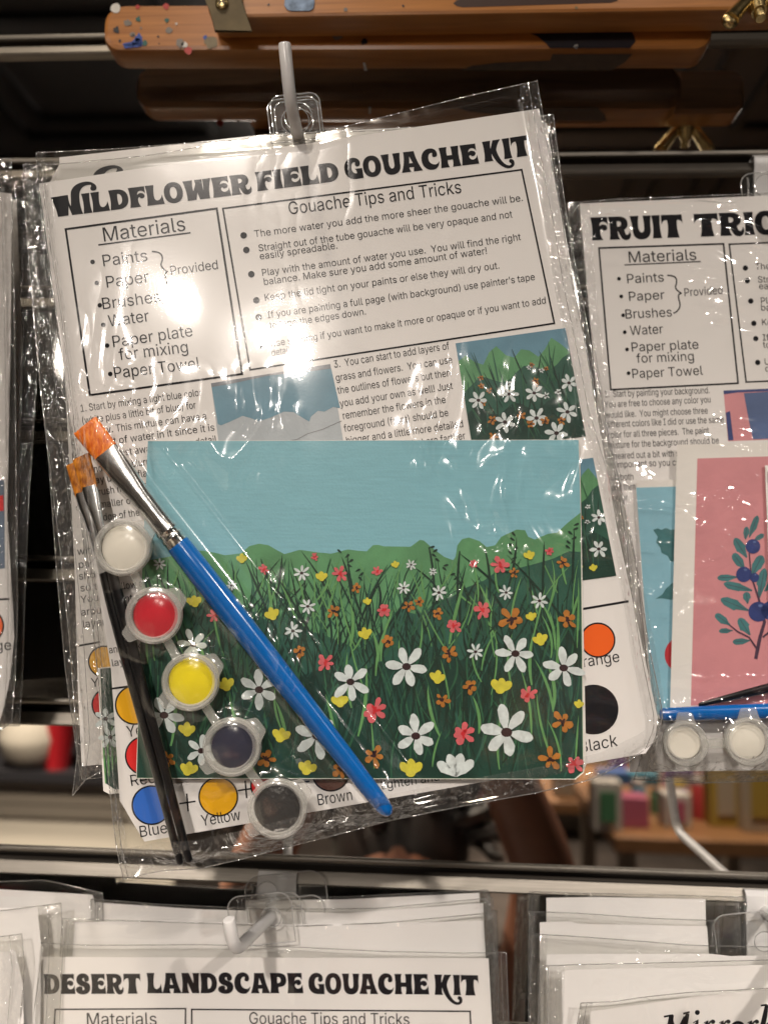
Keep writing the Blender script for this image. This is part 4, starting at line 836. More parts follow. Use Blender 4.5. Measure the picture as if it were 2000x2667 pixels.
def wild_sheet(name, flat, label, short=False, dx=0, dy=0, group=None, rows=True, bl_cut=True):
    s = Sheet(flat); D = lambda *pp: [(x+dx, y+dy) for x, y in pp]
    T = lambda st, a, b, cap, up=UP, **k: s.text(st, D(a)[0], D(b)[0], cap, up, **k)
    if short:
        s.base([(155,410),(690,350),(1000,335),(1414,318),(1480,700),(1560,1150),(1630,1600),(1650,1880),(400,2050),(215,1200)], PAPER)
        s.text('w', (185,526), (275,515), 52, (-.10,-1), font='show'); return tag(s.build(name), label, 'sheet', group)
    bl = [(313,2085),(345,2140),(377,2192)] if bl_cut else [(330,2200)]
    s.base(D((103,478),(1403,283),(1470,600),(1605,1371),(1712,1870),(1706,1925),(1680,1962),*reversed(bl),(290,1745),(183,1076)), PAPER)
    T('wILDFLOWER', (140,566), (655,503), 52, font='show'); T('FIELD', (671,498), (884,471), 50, font='show')
    T('GOUACHE', (901,468), (1246,426), 53, font='show'); T('KIT', (1262,422), (1382,404), 53, font='show')
    s.frame(D((172,597),(565,543),(631,974),(235,1029)), 5.5, INK); s.frame(D((581,543),(1358,442),(1443,842),(652,963)), 4.5, INK)
    T('Materials', (268,630), (487,600), 37); s.stroke(D((257,638),(497,606)), 4, INK)
    for (dxy, st, a, b, cap) in (((242,682),'Paints',(267,694),(388,679),30),((253,737),'Paper',(276,750),(391,734),30),((261,795),'Brushes',(266,806),(422,786),30),((270,846),'Water',(284,851),(391,836),30),
                                 ((280,900),'Paper plate',(293,905),(505,875),30),(None,'for mixing',(312,938),(494,917),30),((288,974),'Paper Towel',(297,986),(523,959),30)):
        if dxy: s.disc(D(dxy)[0], 6, INK, 1.5, None, 14)
        T(st, a, b, cap)
    brace(s, *D((396,655),(438,708),(424,790)))
    T('Provided', (444,717), (571,700), 24)
    T('Gouache Tips and Tricks', (752,559), (1204,502), 33)
    for st, a, b in (('The more water you add the more sheer the gouache will be.',(663,618),(1363,523)),('Straight out of the tube gouache will be very opaque and not',(674,655),(1335,566)),('easily spreadable.',(677,676),(881,647)),
                     ('Play with the amount of water you use.  You will find the right',(682,719),(1357,625)),('balance. Make sure you add some amount of water!',(687,743),(1270,661)),('Keep the lid tight on your paints or else they will dry out.',(689,784),(1302,699)),
                     ('If you are painting a full page (with background) use painter’s tape',(697,829),(1394,729)),('to tape the edges down.',(703,857),(955,819)),('Use shading if you want to make it more or opaque or if you want to add',(705,904),(1423,790)),('details.',(708,928),(771,916))):
        T(st, a, b, 18)
    for c in ((635,613),(642,651),(655,714),(668,782),(674,826),(681,900)): s.disc(D(c)[0], 8.5, INK, 1.5, None, 16)
    UP3 = (-.16,-1)
    for st, a, b in (('3.  You can start to add layers of',(870,958),(1171,909)),('grass and flowers.  You can use',(875,993),(1179,945)),('the outlines of flowers but then',(880,1026),(1175,979)),('you add your own as well! Just',(886,1060),(1180,1013)),('remember the flowers in the',(893,1092),(1162,1049)),
                     ('foreground (front) should be',(897,1125),(1169,1083)),('bigger and a little more detailed',(902,1157),(1208,1112)),('than the flowers that are farther',(905,1190),(1213,1143))):
        T(st, a, b, 19, UP3)
    for st, a, b in (('1. Start by mixing a light blue color',(210,1073),(527,1030)),('(white plus a little bit of blue) for',(214,1105),(512,1063)),('the sky. This mixture can have a',(219,1136),(540,1091)),('little bit of water in it since it is',(222,1167),(561,1121)),('the farthest away from any detail',(228,1200),(566,1152)),
                     ('and can be blurry.  Now you',(234,1232),(500,1195)),('may use the flat brush for',(231,1262),(490,1226)),('brush marks, and the',(245,1292),(450,1262)),('smaller one for the',(250,1325),(440,1298)),('edge of the clouds.',(258,1358),(440,1332)),
                     ('2. Mix a light green with',(274,1452),(520,1418)),('(yellow and white).  You',(286,1540),(520,1507)),('paint around',(294,1573),(430,1553)),('layers of',(300,1608),(400,1594)),('and darker and',(285,1702),(430,1682)),('layer them.',(292,1736),(420,1718))):
        T(st, a, b, 18.5)
    # photo of the painted sky
    q = D((550,998),(860,948),(897,1165),(573,1175))
    s.poly(q, CLOUD, 1)
    s.poly(D((550,998),(860,948),(886,1063),(868,1060),(845,1072),(828,1070),(810,1085),(806,1098),(795,1092),(775,1080),(765,1073),(740,1072),(722,1080),(704,1088),(675,1097),(650,1088),(632,1083),(600,1098),(575,1108),(568,1104)), SKYD, 1.6)
    s.poly(D((550,998),(860,948),(862,960),(800,968),(700,978),(600,1000),(552,1008)), flatcol('photo_table_grey', s2l(110,116,124)), 2.2)
    s.stroke(D((700,1162),(742,1150),(775,1144),(800,1130),(840,1118),(890,1096)), 1.6, PENCIL, 2.3)
    mini_meadow(s, D((1186,894),(1472,854),(1525,1136),(1231,1172)), 3)
    mini_meadow(s, D((1300,1228),(1544,1192),(1604,1499),(1340,1536)), 8, True)
    s.stroke(D((289,1794),(420,1776)), 5, INK); s.stroke(D((1500,1589),(1636,1566)), 6, INK)
    for c, r, mt in (((352,1836),50,CY),((378,1968),50,CR),((395,2097),50,CB),((569,2075),50,CY),((700,2045),46,CR),((861,2012),48,CN),((1556,1667),44,CO),((1545,1848),63,INK)):
        c = D(c)[0]; s.disc(c, r, mt, 1.5, None, 40); s.ring(c, r, 4, INK, 2)
    T('Yellow', (332,1920), (440,1904), 29); T('Red', (340,2048), (410,2038), 29); T('Blue', (364,2181), (439,2169), 29); T('Yellow', (526,2152), (629,2135), 29); T('Brown', (827,2098), (921,2083), 29)
    T('Orange', (1490,1742), (1615,1723), 29); T('Black', (1508,1962), (1609,1942), 31)
    T('lighten and brighten', (993,2057), (1270,2012), 24)
    for c in ((489,2090),(641,2056)):
        c = V(D(c)[0]); s.stroke([c-V((21,-3)), c+V((21,-3))], 4, INK); s.stroke([c-V((2,23)), c+V((2,23))], 4, INK, 1.2)
    c = V(D((790,2030))[0])
    for k in (-7, 7): s.stroke([c+V((-16,k+2)), c+V((16,k-2))], 4, INK)
    return tag(s.build(name), label, 'sheet', group)
GSH = 'instruction sheets in the kits'
wild_sheet('instruction_sheet', WF, 'white WILDFLOWER FIELD GOUACHE KIT instruction sheet, frontmost, with glare on its materials list', group=GSH)
s = Sheet(WF.shift(.0032)); meadow_print(s)
card = tag(s.build('art_print'), 'painted wildflower meadow print under pale blue sky, large and unobstructed, held in the front kit', 'art print', 'meadow art prints')
# blank pad behind the print, its white edge and curled corner showing
s = Sheet(WF.shift(.0018), .0006); s.base([(395,1152),(1509,1150),(1526,1990),(1521,2006),(1494,2018),(1488,2026),(420,2022)], BLANK)
tag(s.build('blank_card'), 'blank white drawing card whose edge shows behind the wildflower print', 'card')

# second wildflower kit behind
W2 = WF.shift(-.011)
s2 = wild_sheet('instruction_sheet', W2, 'white wildflower sheet behind the front kit, only its curled swash letter top showing', short=True, dx=55, dy=-67, group=GSH)
def margin_sheet():
    s = Sheet(WF.shift(-.0145)); u = (-.1,-1)
    s.base([(128,480),(160,420),(1416,318),(1424,322),(1500,860),(1560,1200),(1600,1500),(1640,1900),(1500,1985),(262,1992),(250,1992),(214,1996),(204,1800),(196,1500),(184,1250),(165,900)], PAPER)
    for st, x, y in (('should be',186,1125),('and soft',186,1160),('layered',188,1200),('again. You',191,1290),('can be',198,1330),('with the',202,1446),('paint and',205,1480),('should be',206,1510),('so that',210,1541),('You can',211,1571),('around',212,1604),('layers',216,1635)):
        s.row(st, (x, y), -.12, 19, u)
    s.stroke([(205,1682),(262,1672)], 5, INK)
    for c, r, mt in (((272,1723),40,CY),((283,1835),42,CR)): s.disc(c, r, mt, 1.5, None, 36); s.ring(c, r, 4, INK, 2)
    s.row('Yellow', (238,1790), -.1, 24, u)
    return tag(s.build('instruction_sheet'), 'rearmost white wildflower sheet, its left text margin and colour circles showing', 'sheet', GSH)
margin_sheet()
s = Sheet(WF.shift(-.006), .0006)
s.base([(255,1740),(420,1720),(420,2058),(285,2068),(270,2060),(262,1900)], BLANK)
s.poly([(262,1700+42),(420,1724),(420,2048),(300,2056),(276,2040),(268,1900)], G3, 1)
for x, y in ((276,1900),(288,1948)): daisy(s, x, y-28, 30, 4)
for k in range(12):
    x = 270+k*3; blade(s, x+6, 2040-k*6, x-2+k, 1930-k*8, rnd.uniform(-5,5), 6, [GL, GD, GM][k % 3], 3)
tag(s.build('art_print'), 'meadow print in the second kit, a narrow green strip showing beside the left brushes', 'art print', 'meadow art prints')

# ------------------------------------------------------------------ paint pots and brushes in the front kit
PF = WF.shift(.0042)
MILK = milky('milky_lid_plastic', (.74,.73,.71), .21, .15); MILKC = milky('clear_lid_plastic', (.75,.74,.70), .02, .1); MILKS = milky('milky_strip_plastic', (.66,.66,.62), .26)
def pot_strip(label, flat, pots, group, hinge, pull, hs=.010, order=True):
    root = empty('paint_pot_strip', flat.pt(pots[0][0], pots[0][1]), label, 'paint pots', group)
    for i, (x, y, r, rp, mt) in enumerate(pots):
        n = flat.n; c = flat.pt(x, y, hs)-n*hs; sc = (flat.pt(x+10, y)-flat.pt(x, y)).length/10
        R1 = r*sc; rp = rp*sc
        b = MB(); b.lathe(c, [(0, .0002), (R1*.74, .0004), (R1*.80, .002), (R1*.84, hs-.0016), (R1*.93, hs-.0014), (R1*.93, hs-.0008), (R1*.80, hs-.0008)], MILKS, n, 44)
        cup = b.build('paint_pot', root)
        b = MB(); b.lathe(c, [(rp*1.06, .001), (rp*1.06, hs-.0022), (rp*.98, hs-.0017), (0, hs-.0017)], mt, n, 40)
        pa = b.build('paint', cup)
        b = MB()
        b.lathe(c, [(rp*.98, hs+.0002), (rp*1.03, hs+.0012), (R1*.84, hs+.0013), (R1*.90, hs+.0012), (R1*.955, hs+.0012), (R1*.99, hs+.0008), (R1, hs-.0002), (R1*.99, hs-.0011), (R1*.95, hs-.0013)], MILK, n, 48)
        b.lathe(c, [(0, hs+.0001), (rp*.98, hs+.0002)], MILKC, n, 40)
        b.tube([c+n*(hs+.0013)+(flat.pt(x+math.cos(a)*R1/sc*.93, y+math.sin(a)*R1/sc*.93, hs)-flat.pt(x, y, hs)) for a in [2*math.pi*k/40 for k in range(41)]], .00035, MILK, 6, False)
        for (a, l, wd, tp) in (hinge, pull):
            ca, sa = math.cos(R_(a)), math.sin(R_(a)); o = []
            for t, w2 in ((.86, wd*1.25), (1.05, wd), (l-.06, wd*tp), (l, wd*tp*.7)): o.append((t, w2))
            for t, w2 in reversed(((.86, wd*1.25), (1.05, wd), (l-.06, wd*tp), (l, wd*tp*.7))): o.append((t, -w2))
            b.extrude([flat.pt(x+r*(t*ca-w2*sa), y+r*(t*sa+w2*ca), hs-.0003) for t, w2 in o], n*.0011, MILK)
        b.build('lid', cup)
    for (x, y, r, *_), (x2, y2, *_2) in zip(pots, pots[1:]):
        a, c = V((x, y)), V((x2, y2)); d = (c-a).normalized(); q = V((-d.y, d.x))*11
        a2, c2 = a+d*r*.8, c-d*r*.8
        b = MB(); b.extrude([flat.pt(*(a2+q), hs-.003), flat.pt(*(c2+q), hs-.003), flat.pt(*(c2-q), hs-.003), flat.pt(*(a2-q), hs-.003)], flat.n*.0012, MILKS)
        b.build('connector_bar', root, smooth=False)
def pnt(n, c, rough=.18, **k): return pbr('gouache_'+n, c, rough, **k)
PWH = pnt('white', (.86,.82,.74)); PRE = pnt('red', s2l(205,22,45), vary=.05); PYE = pnt('yellow', s2l(246,226,22)); PNV = pnt('navy', s2l(40,42,66)); PBK = pnt('black', s2l(44,43,45), bump=.5, bscale=500)
pot_strip('strip of five lidded pots, white to black, slanting over the meadow print', PF, [(321,1426,72,55,PWH), (402,1603,72,54,PRE), (497,1776,73,56,PYE), (605,1945,74,53,PNV), (723,2106,75,58,PBK)], 'strips of paint pots', (-38, 1.32, .42, .75), (142, 1.3, .30, .8))

BLUE = pbr('blue_lacquered_handle', s2l(8,98,178), .22, coat=.6, vary=.06, vscale=500, bump=.15, bscale=900, bdist=.0002)
BLACKL = pbr('black_lacquered_handle', (.006,.006,.007), .3, spec=.4)
FERR = pbr('aluminium_ferrule', (.78,.78,.77), .2, 1, vary=.05, vscale=100, bump=.2, bscale=160, bdist=.0006)
def bristle_mat(n, a, c):
    mt, t, b, N = nt(n); nzz = N('ShaderNodeTexNoise', Scale=900, Detail=3)
    g = N('ShaderNodeTexCoord'); mp = N('ShaderNodeMapping'); mp.inputs['Scale'].default_value = (1, 1, .06)
    t.links.new(coords(t, (1,1,.35)), nzz.inputs['Vector'])
    mx = N('ShaderNodeMix', data_type='RGBA'); mx.inputs['A'].default_value = (*a, 1); mx.inputs['B'].default_value = (*c, 1)
    mr = N('ShaderNodeMapRange'); mr.inputs[1].default_value = .35; mr.inputs[2].default_value = .65; t.links.new(nzz.outputs[0], mr.inputs[0])
    t.links.new(mr.outputs[0], mx.inputs['Factor']); t.links.new(mx.outputs['Result'], b.inputs['Base Color'])
    bp = N('ShaderNodeBump', Strength=.5, Distance=.0003); t.links.new(nzz.outputs[0], bp.inputs['Height']); t.links.new(bp.outputs[0], b.inputs['Normal'])
    b.inputs['Roughness'].default_value = .35; return mt
BRO = bristle_mat('orange_nylon_bristle', s2l(205,88,12), s2l(246,140,40)); BRT = bristle_mat('tan_nylon_bristle', s2l(130,70,14), s2l(205,130,40))
def brush(label, flat, a, c, off, prof, bristle, handle, group=None, slant=0):
    """a = bristle tip pixel, c = handle end pixel; prof = {part: [(t, half width px, half thickness m), ...]}"""
    a, c = V(a), V(c); root = empty('paintbrush', flat.pt(*a, off), label, 'paintbrush', group)
    d = c-a; q = V((-d.y, d.x)).normalized()
    for part, rows in prof.items():
        b = MB(); R2 = []
        mt = {'bristles': bristle, 'ferrule': FERR, 'handle': handle}[part]
        for t, w, th in rows:
            ring = []
            NS = 64 if part == 'bristles' else 22
            for k in range(NS):
                an = 2*math.pi*k/NS; cs, sn = math.cos(an), math.sin(an)
                if part == 'bristles' or (part == 'ferrule' and th < .0022):
                    cs = math.copysign(abs(cs)**.55, cs); sn = math.copysign(abs(sn)**.75, sn)
                jit = (rnd.uniform(-.003,.0015) if part == 'bristles' and t < .01 else 0)+ (slant*cs if part == 'bristles' and t < .02 else 0)
                p = a+d*(t+jit)+q*w*cs; ring.append(flat.pt(p.x, p.y, off+th*sn))
            R2.append(ring)
        b.grid(R2, mt, True)
        n = len(R2[0]); b.add(R2[0], [tuple(range(n))], mt); b.add(R2[-1], [tuple(range(n))], mt)
        b.build(part, root)
L = (V((1015,2122))-V((223,1109))).length
fr = lambda px: px/L
brush('wide flat paintbrush with orange bristles and a thick bright blue handle across the meadow print', PF, (223,1109), (1015,2122), .0085,
      {'bristles': [(0, 36, .0010), (.003, 37, .0012), (fr(40), 37, .0017), (fr(96), 34, .0020)],
       'ferrule': [(fr(84), 34, .0020), (fr(88), 35, .0021), (fr(150), 34, .00225), (fr(185), 31, .0028), (fr(230), 28, .0036), (fr(300), 28, .0042), (fr(340), 29, .0044), (fr(343), 31, .0046), (fr(349), 31, .0046), (fr(352), 28, .0043), (fr(362), 28, .0043), (fr(365), 31, .0046), (fr(371), 31, .0046), (fr(374), 29, .0044), (fr(392), 30, .0045)],
       'handle': [(fr(390), 30.5, .0046), (fr(394), 31.5, .0047), (fr(480), 33.5, .0050), (fr(620), 34, .0051), (fr(760), 33, .0050), (fr(930), 30, .0045), (fr(1080), 27, .0041), (fr(1200), 24, .0037), (fr(1255), 22, .0034), (fr(1272), 19, .0030), (fr(1282), 13, .0021), (fr(1287), 6, .001)]}, BRO, BLUE, 'brushes in the front kit', 0)
def small_brush(label, a, c, off, wb, g):
    L = (V(c)-V(a)).length; fr = lambda px: px/L
    brush(label, PF, a, c, off, {'bristles': [(0, wb, .0007), (fr(40), wb, .0011), (fr(86), wb*.9, .0013)],
      'ferrule': [(fr(78), wb*.9, .0013), (fr(110), wb*.88, .0015), (fr(150), wb*.66, .0019), (fr(200), wb*.52, .0020), (fr(228), wb*.5, .0020), (fr(232), wb*.56, .0021), (fr(240), wb*.5, .0020), (fr(258), wb*.46, .0019)],
      'handle': [(fr(256), wb*.46, .0019), (fr(300), wb*.55, .0022), (fr(400), wb*.68, .0026), (fr(520), wb*.66, .0026), (fr(700), wb*.56, .0022), (fr(900), wb*.5, .0019), (fr(1050), wb*.47, .0017), (1-.004, wb*.42, .0015), (1, wb*.2, .0008)]}, BRT, BLACKL, g, .004)
small_brush('thin black handled paintbrush with tan bristles, nearest the left edge of the front kit', (194,1206), (471,2252), .0030, 22, 'brushes in the front kit')
small_brush('thin black handled paintbrush with tan bristles, lying over its twin and nearer the paint pots', (212,1190), (494,2246), .0052, 24, 'brushes in the front kit')

GS = 'clear sleeves of the kits'
bm_ = [(321,1426,110,.0172),(402,1603,110,.0172),(497,1776,110,.0172),(605,1945,110,.0172),(723,2106,110,.0172),(245,1140,80,.010),(205,1230,60,.008)]
bm_ += [(250,1145,1000,2105,80,.0185,.0150), (205,1200,480,2240,60,.0120,.0092)]
FR_L = [(96,398),(100,480),(118,620),(150,830),(180,1080),(205,1290),(228,1500),(250,1700),(268,1880),(285,2040),(296,2140),(304,2205),(322,2290)]
FR_R = [(1398,211),(1408,270),(1436,429),(1461,560),(1490,740),(1522,890),(1552,1050),(1612,1249),(1655,1461),(1690,1688),(1722,1840),(1724,1880),(1700,1935)]
FR_T = [(96,398),(300,388),(480,374),(603,366),(740,354),(838,345),(930,322),(1060,290),(1200,255),(1320,228),(1398,211)]
FR_B = [(322,2290),(420,2268),(520,2262),(640,2235),(760,2203),(900,2168),(1010,2138),(1200,2100),(1400,2064),(1540,2030),(1640,1980),(1700,1935)]
tabA = (694,262,130,112,762,322,36)
sleeve('clear plastic sleeve of the front wildflower kit with crinkled sides and gleaming film', FR_L, FR_R, FR_T, FR_B, WF, .0042, -.0045, bm_, 110, 150, (.022,.04), GS, 1.1,
       tabs=[(*tabA, -.001)])
W3 = WF.shift(-.0085)
sleeve('clear plastic sleeve directly behind the front wildflower kit, its sealed left and right edges showing', [(60,452),(78,700),(105,1000),(135,1250),(160,1450),(185,1700),(203,1960),(190,2072)], [(1440,298),(1462,470),(1487,640),(1512,760),(1552,980),(1620,1300),(1660,1500),(1700,1880)],
       [(60,452),(97,430),(160,428),(400,404),(690,352),(1000,340),(1300,318),(1440,298)], [(190,2072),(240,2010),(600,1990),(1100,1960),(1700,1880)], W3, .003, -.003, (), 60, 90, (.06,.05), GS, 1.2, tabs=[(702,252,128,120,770,310,36,-.001)])
W4 = WF.shift(-.0190)
sleeve('clear plastic sleeve at the back of the wildflower stack, seam perforations along its left side', [(62,430),(72,600),(98,900),(128,1200),(150,1500),(172,1750),(205,1985),(215,2030)], [(1428,300),(1450,480),(1470,600),(1500,760),(1560,1000),(1630,1400),(1660,1700),(1690,1900)],
       [(62,430),(300,408),(700,350),(1100,330),(1428,300)], [(215,2030),(400,2010),(1690,1900)], W4, .003, -.003, (), 50, 90, (.07,.05), GS, 1.5, tabs=[(712,268,120,110,775,325,34,-.001)])
# dashes pressed into the seam
# ------------------------------------------------------------------ neighbouring kit cut by the left edge
LF = Flat((0,450,.048), (30,450,.046), (0,1900,.040))
s = Sheet(LF); s.base([(-760,380),(31,505),(30,800),(20,1340),(36,1600),(38,1660),(28,1760),(12,1840),(-6,1900),(-760,1980)], PAPER)
s.poly([(-200,1255),(12,1250),(14,1480),(-190,1500)], gouache('print_grey_blue', s2l(96,112,132), .3, 40), 1)
s.poly([(-120,1300),(10,1290),(11,1330),(-100,1340)], CR, 2)
s.ring((-34,1630), 44, 4, INK, 2); s.disc((-34,1630), 44, CO, 1.5)
s.row('Orange', (-96,1700), -.06, 27, (-.05,-1)); s.stroke([(-300,1572),(26,1560)], 5, INK)
s.text('GOUACHE KIT', (-420,600), (-15,598), 50, (0,-1), font='show')
tag(s.build('instruction_sheet'), 'white sheet at the left edge, only its rounded side and a letter e showing', 'sheet', GSH)
sleeve('clear plastic sleeve at the left edge round the cut off sheet', [(-780,360),(-780,2000)], [(29,413),(33,560),(40,900),(44,1300),(47,1600),(40,1760),(32,1880)], [(-780,380),(-300,395),(0,416),(29,413)], [(-780,2000),(-300,1960),(0,1905),(32,1880)], LF, .004, -.003, (), 60, 80, (.01,.065), GS, 1.3, edges='RTB')
L2 = Flat((0,450,.034), (30,450,.034), (0,1900,.030))
sleeve('clear plastic sleeve behind the left edge kit, its sparkling sealed side hanging free', [(-700,460),(-700,1900)], [(84,470),(98,640),(104,860),(90,1100),(76,1300),(66,1550),(60,1750),(52,1890)], [(-700,440),(0,452),(84,470)], [(-700,1900),(52,1890)], L2, .004, -.002, (), 60, 80, (.01,.08), GS, 1.6, edges='RTB')
s = Sheet(L2.shift(.001)); s.base([(-690,480),(44,520),(60,900),(50,1300),(30,1800),(-690,1850)], PAPER); tag(s.build('instruction_sheet'), 'white sheet of the second kit at the left edge, mostly hidden', 'sheet', GSH)

# ------------------------------------------------------------------ fruit trio kit on the right
FF = Flat((1509,530,.0345), (2640,470,.036), (1635,2010,.034))
s = Sheet(FF); u = (-.085,-1)
s.base([(1509,530),(2000,509),(2640,480),(2780,1960),(2000,2006),(1640,2011)], PAPER)
s.text('FRUIT', (1541,626), (1779,618), 60, u, font='show'); s.text('TRIO', (1810,617), (2024,609), 60, u, font='show')
s.frame([(1559,646),(1883,635),(1921,998),(1590,1015)], 4.5, INK); s.frame([(1898,636),(2560,610),(2610,965),(1942,995)], 4, INK)
s.text('Materials', (1634,684), (1815,677), 29, u); s.stroke([(1625,690),(1824,681)], 3, INK)
for c, st, a, b in (((1611,726),'Paints',(1630,738),(1730,733)),((1617,772),'Paper',(1635,784),(1731,779)),((1622,821),'Brushes',(1626,830),(1751,824)),((1626,865),'Water',(1640,873),(1727,868)),((1632,910),'Paper plate',(1642,916),(1820,908)),(None,'for mixing',(1657,945),(1809,939)),((1636,972),'Paper Towel',(1644,985),(1830,976))):
    if c: s.disc(c, 5, INK, 1.5, None, 14)
    s.text(st, a, b, 24, u)
brace(s, (1737,717), (1774,764), (1753,816), 3.4); s.text('Provided', (1780,772), (1883,765), 21, u)
for c in ((1940,698),(1945,731),(1954,784),(1962,842),(1967,882),(1972,944)): s.disc(c, 7, INK, 1.5, None, 16)
for st, x, y in (('The more water',1965,702),('Straight out of',1972,736),('easily',1975,753),('Play with',1979,791),('balance.',1980,809),('Keep the',1982,847),('If you are',1985,887),('to tape',1986,906),('Use shad',1989,950),('details',1991,968)): s.row(st, (x, y), -.02, 16.5, u)
for st, a, b in (('1.  Start by painting your background.',(1573,1035),(1848,1024)),('You are free to choose any color you',(1574,1062),(1851,1048)),('would like.  You might choose three',(1576,1089),(1843,1077)),('different colors like I did or use the same',(1577,1114),(1885,1100)),('color for all three pieces.  The paint',(1581,1141),(1846,1129)),
                 ('mixture for the background should be',(1582,1168),(1872,1155)),('smeared out a bit with some water',(1584,1196),(1850,1185)),('is important so you can see it',(1586,1219),(1830,1209)),('on both',(1590,1252),(1650,1249)),('and then',(1592,1278),(1655,1275)),('color.',(1594,1305),(1640,1303))): s.text(st, a, b, 17, u)
s.poly([(1883,1017),(2400,995),(2420,1130),(1895,1149)], PPK, 1)
s.poly([(1883,1017),(2400,995),(2400,1003),(1920,1022),(1884,1027)], PBL, 2); s.poly([(1936,1024),(2060,1016),(2070,1140),(1960,1144),(1950,1100)], gouache('blue_grey_wash', s2l(78,98,140), .2, 60), 2)
s.poly([(1889,1075),(1900,1070),(1909,1146),(1896,1147)], PBL, 2.2)
tag(s.build('instruction_sheet'), 'white FRUIT TRIO instruction sheet on the right with a complete Provided bracket', 'sheet', GSH)
def leaf(s, a, c, w, mat, lay):
    a, c = V(a), V(c); d = c-a; petal(s, a, math.atan2(d.y, d.x), d.length, w*2, mat, lay, .45)
    s.stroke([a, a+d*.9], 1.2, PST, lay+.3)
s = Sheet(FF.shift(.0020), .0005)
s.base([(1657,1252),(2100,1240),(2140,1860),(1698,1872),(1672,1560)], BLANK)
s.poly([(1656,1270),(2100,1258),(2130,1850),(1700,1862),(1676,1560)], PAQ, 1)
s.poly([(1700,1380),(1712,1376),(1722,1380),(1733,1375),(1746,1380),(1760,1378),(1760,1462),(1745,1462),(1738,1448),(1722,1440),(1718,1425),(1708,1412),(1712,1398)], PTL, 2)
s.poly([(1706,1560),(1724,1548),(1734,1532),(1748,1520),(1762,1512),(1762,1560),(1745,1562),(1722,1558)], PTL, 2)
s.disc((1778,1705), 48, PBRD, 2)
tag(s.build('art_print'), 'aqua fruit print with teal leaves and part of a red berry, behind the pink print', 'art print', 'fruit prints')
s = Sheet(FF.shift(.0036), .0005)
s.base([(1762,1158),(2000,1152),(2340,1142),(2340,1836),(1744,1846)], BLANK)
s.poly([(1815,1194),(2300,1180),(2300,1826),(1798,1838)], PPK, 1)
for a, c, w in (((1950,1400),(1972,1343),9),((1940,1405),(1943,1372),8),((1962,1408),(1988,1392),7),((1944,1452),(1912,1402),13),((1938,1482),(1908,1442),13),((1956,1500),(1984,1447),14),((1918,1503),(1867,1505),9),((1958,1538),(1884,1520),11),((1946,1572),(1942,1542),10),((1948,1590),(1876,1560),13),((1975,1560),(1990,1480),12),((1900,1628),(1862,1600),11),((1908,1642),(1871,1644),7),((1952,1654),(1924,1610),13),((1952,1668),(1907,1672),9),((1990,1540),(2030,1500),12)):
    leaf(s, a, c, w, PTL, 2)
s.stroke([(1967,1716),(1978,1660),(1990,1620),(1975,1560),(1955,1500),(1950,1440)], [9,9,8,5,4,3], PST, 3.5); s.stroke([(1970,1690),(1950,1660),(1920,1645),(1899,1628)], [5,4,4,3], PST, 3.6); s.stroke([(1985,1660),(2010,1640)], 5, PST, 3.6)
for x, y, r in ((1960,1423,19),(1936,1496,20),(1964,1504,12),(1974,1593,26),(2005,1590,24)): s.disc((x, y), r, PBL, 4); s.disc((x+r*.2, y-r*.6), r*.22, gouache('berry_bloom', s2l(92,112,160)), 4.5, r*.14)
tag(s.build('art_print'), 'pink print with a blueberry branch and white border on the fruit kit', 'art print', 'fruit prints')
s = Sheet(FF.shift(.0052), .0005)
s.base([(1991,1212),(2300,1203),(2320,1700),(2010,1705)], BLANK); s.poly([(1998,1229),(2280,1220),(2290,1690),(2012,1700)], gouache('painted_maroon', s2l(120,42,56)), 1)
tag(s.build('art_print'), 'maroon print cut off by the right edge, overlapping the pink print', 'art print', 'fruit prints')
PF2 = FF.shift(.0062)
pot_strip('strip of white paint pots below the pink blueberry print', PF2, [(1784,1937,58,40,PWH),(1949,1932,62,44,PWH),(2112,1927,62,44,PRE)], 'strips of paint pots', (-92, 1.42, .42, .8), (98, 1.16, .3, .8))
sv = brush
brush('blue handled paintbrush lying level above the white pots of the fruit kit', PF2, (2420,1838), (1716,1861), .0045,
      {'bristles': [(0, 30, .001), (.1, 28, .002)], 'ferrule': [(.1, 28, .002), (.3, 20, .003)], 'handle': [(.3, 20, .003), (.5, 21, .0032), (.8, 19.5, .003), (.985, 17, .0026), (.998, 12, .002), (1, 5, .001)]}, BRO, BLUE, 'brushes in the fruit kit')
brush('black handled paintbrush resting on the lower edge of the pink print', PF2, (2420,1690), (1818,1836), .0035,
      {'bristles': [(0, 12, .001), (.1, 12, .0012)], 'ferrule': [(.1, 12, .0012), (.3, 10, .0016)], 'handle': [(.3, 10, .0016), (.5, 16, .002), (.8, 11, .0016), (.99, 6, .001), (1, 3, .0005)]}, BRT, BLACKL, 'brushes in the fruit kit')
sleeve('clear plastic sleeve of the fruit trio kit with crossing folds of light', [(1478,528),(1500,800),(1545,1050),(1590,1250),(1620,1500),(1668,1750),(1690,1900),(1650,2030)], [(2740,470),(2800,1990)], [(1478,528),(1600,520),(2000,503),(2740,470)], [(1650,2030),(1800,2040),(2000,2034),(2800,1990)], FF, .005, -.003,
       [(1784,1937,95,.0190),(1949,1932,95,.0190),(2112,1927,95,.0190)]+[(1730+k*70, 1856-k*2, 60, .0155) for k in range(9)], 90, 90, (.04,.02), GS, 1.5, FILMCR, edges='LTB', tabs=[(1925,455,140,90,1990,490,30,-.001)])

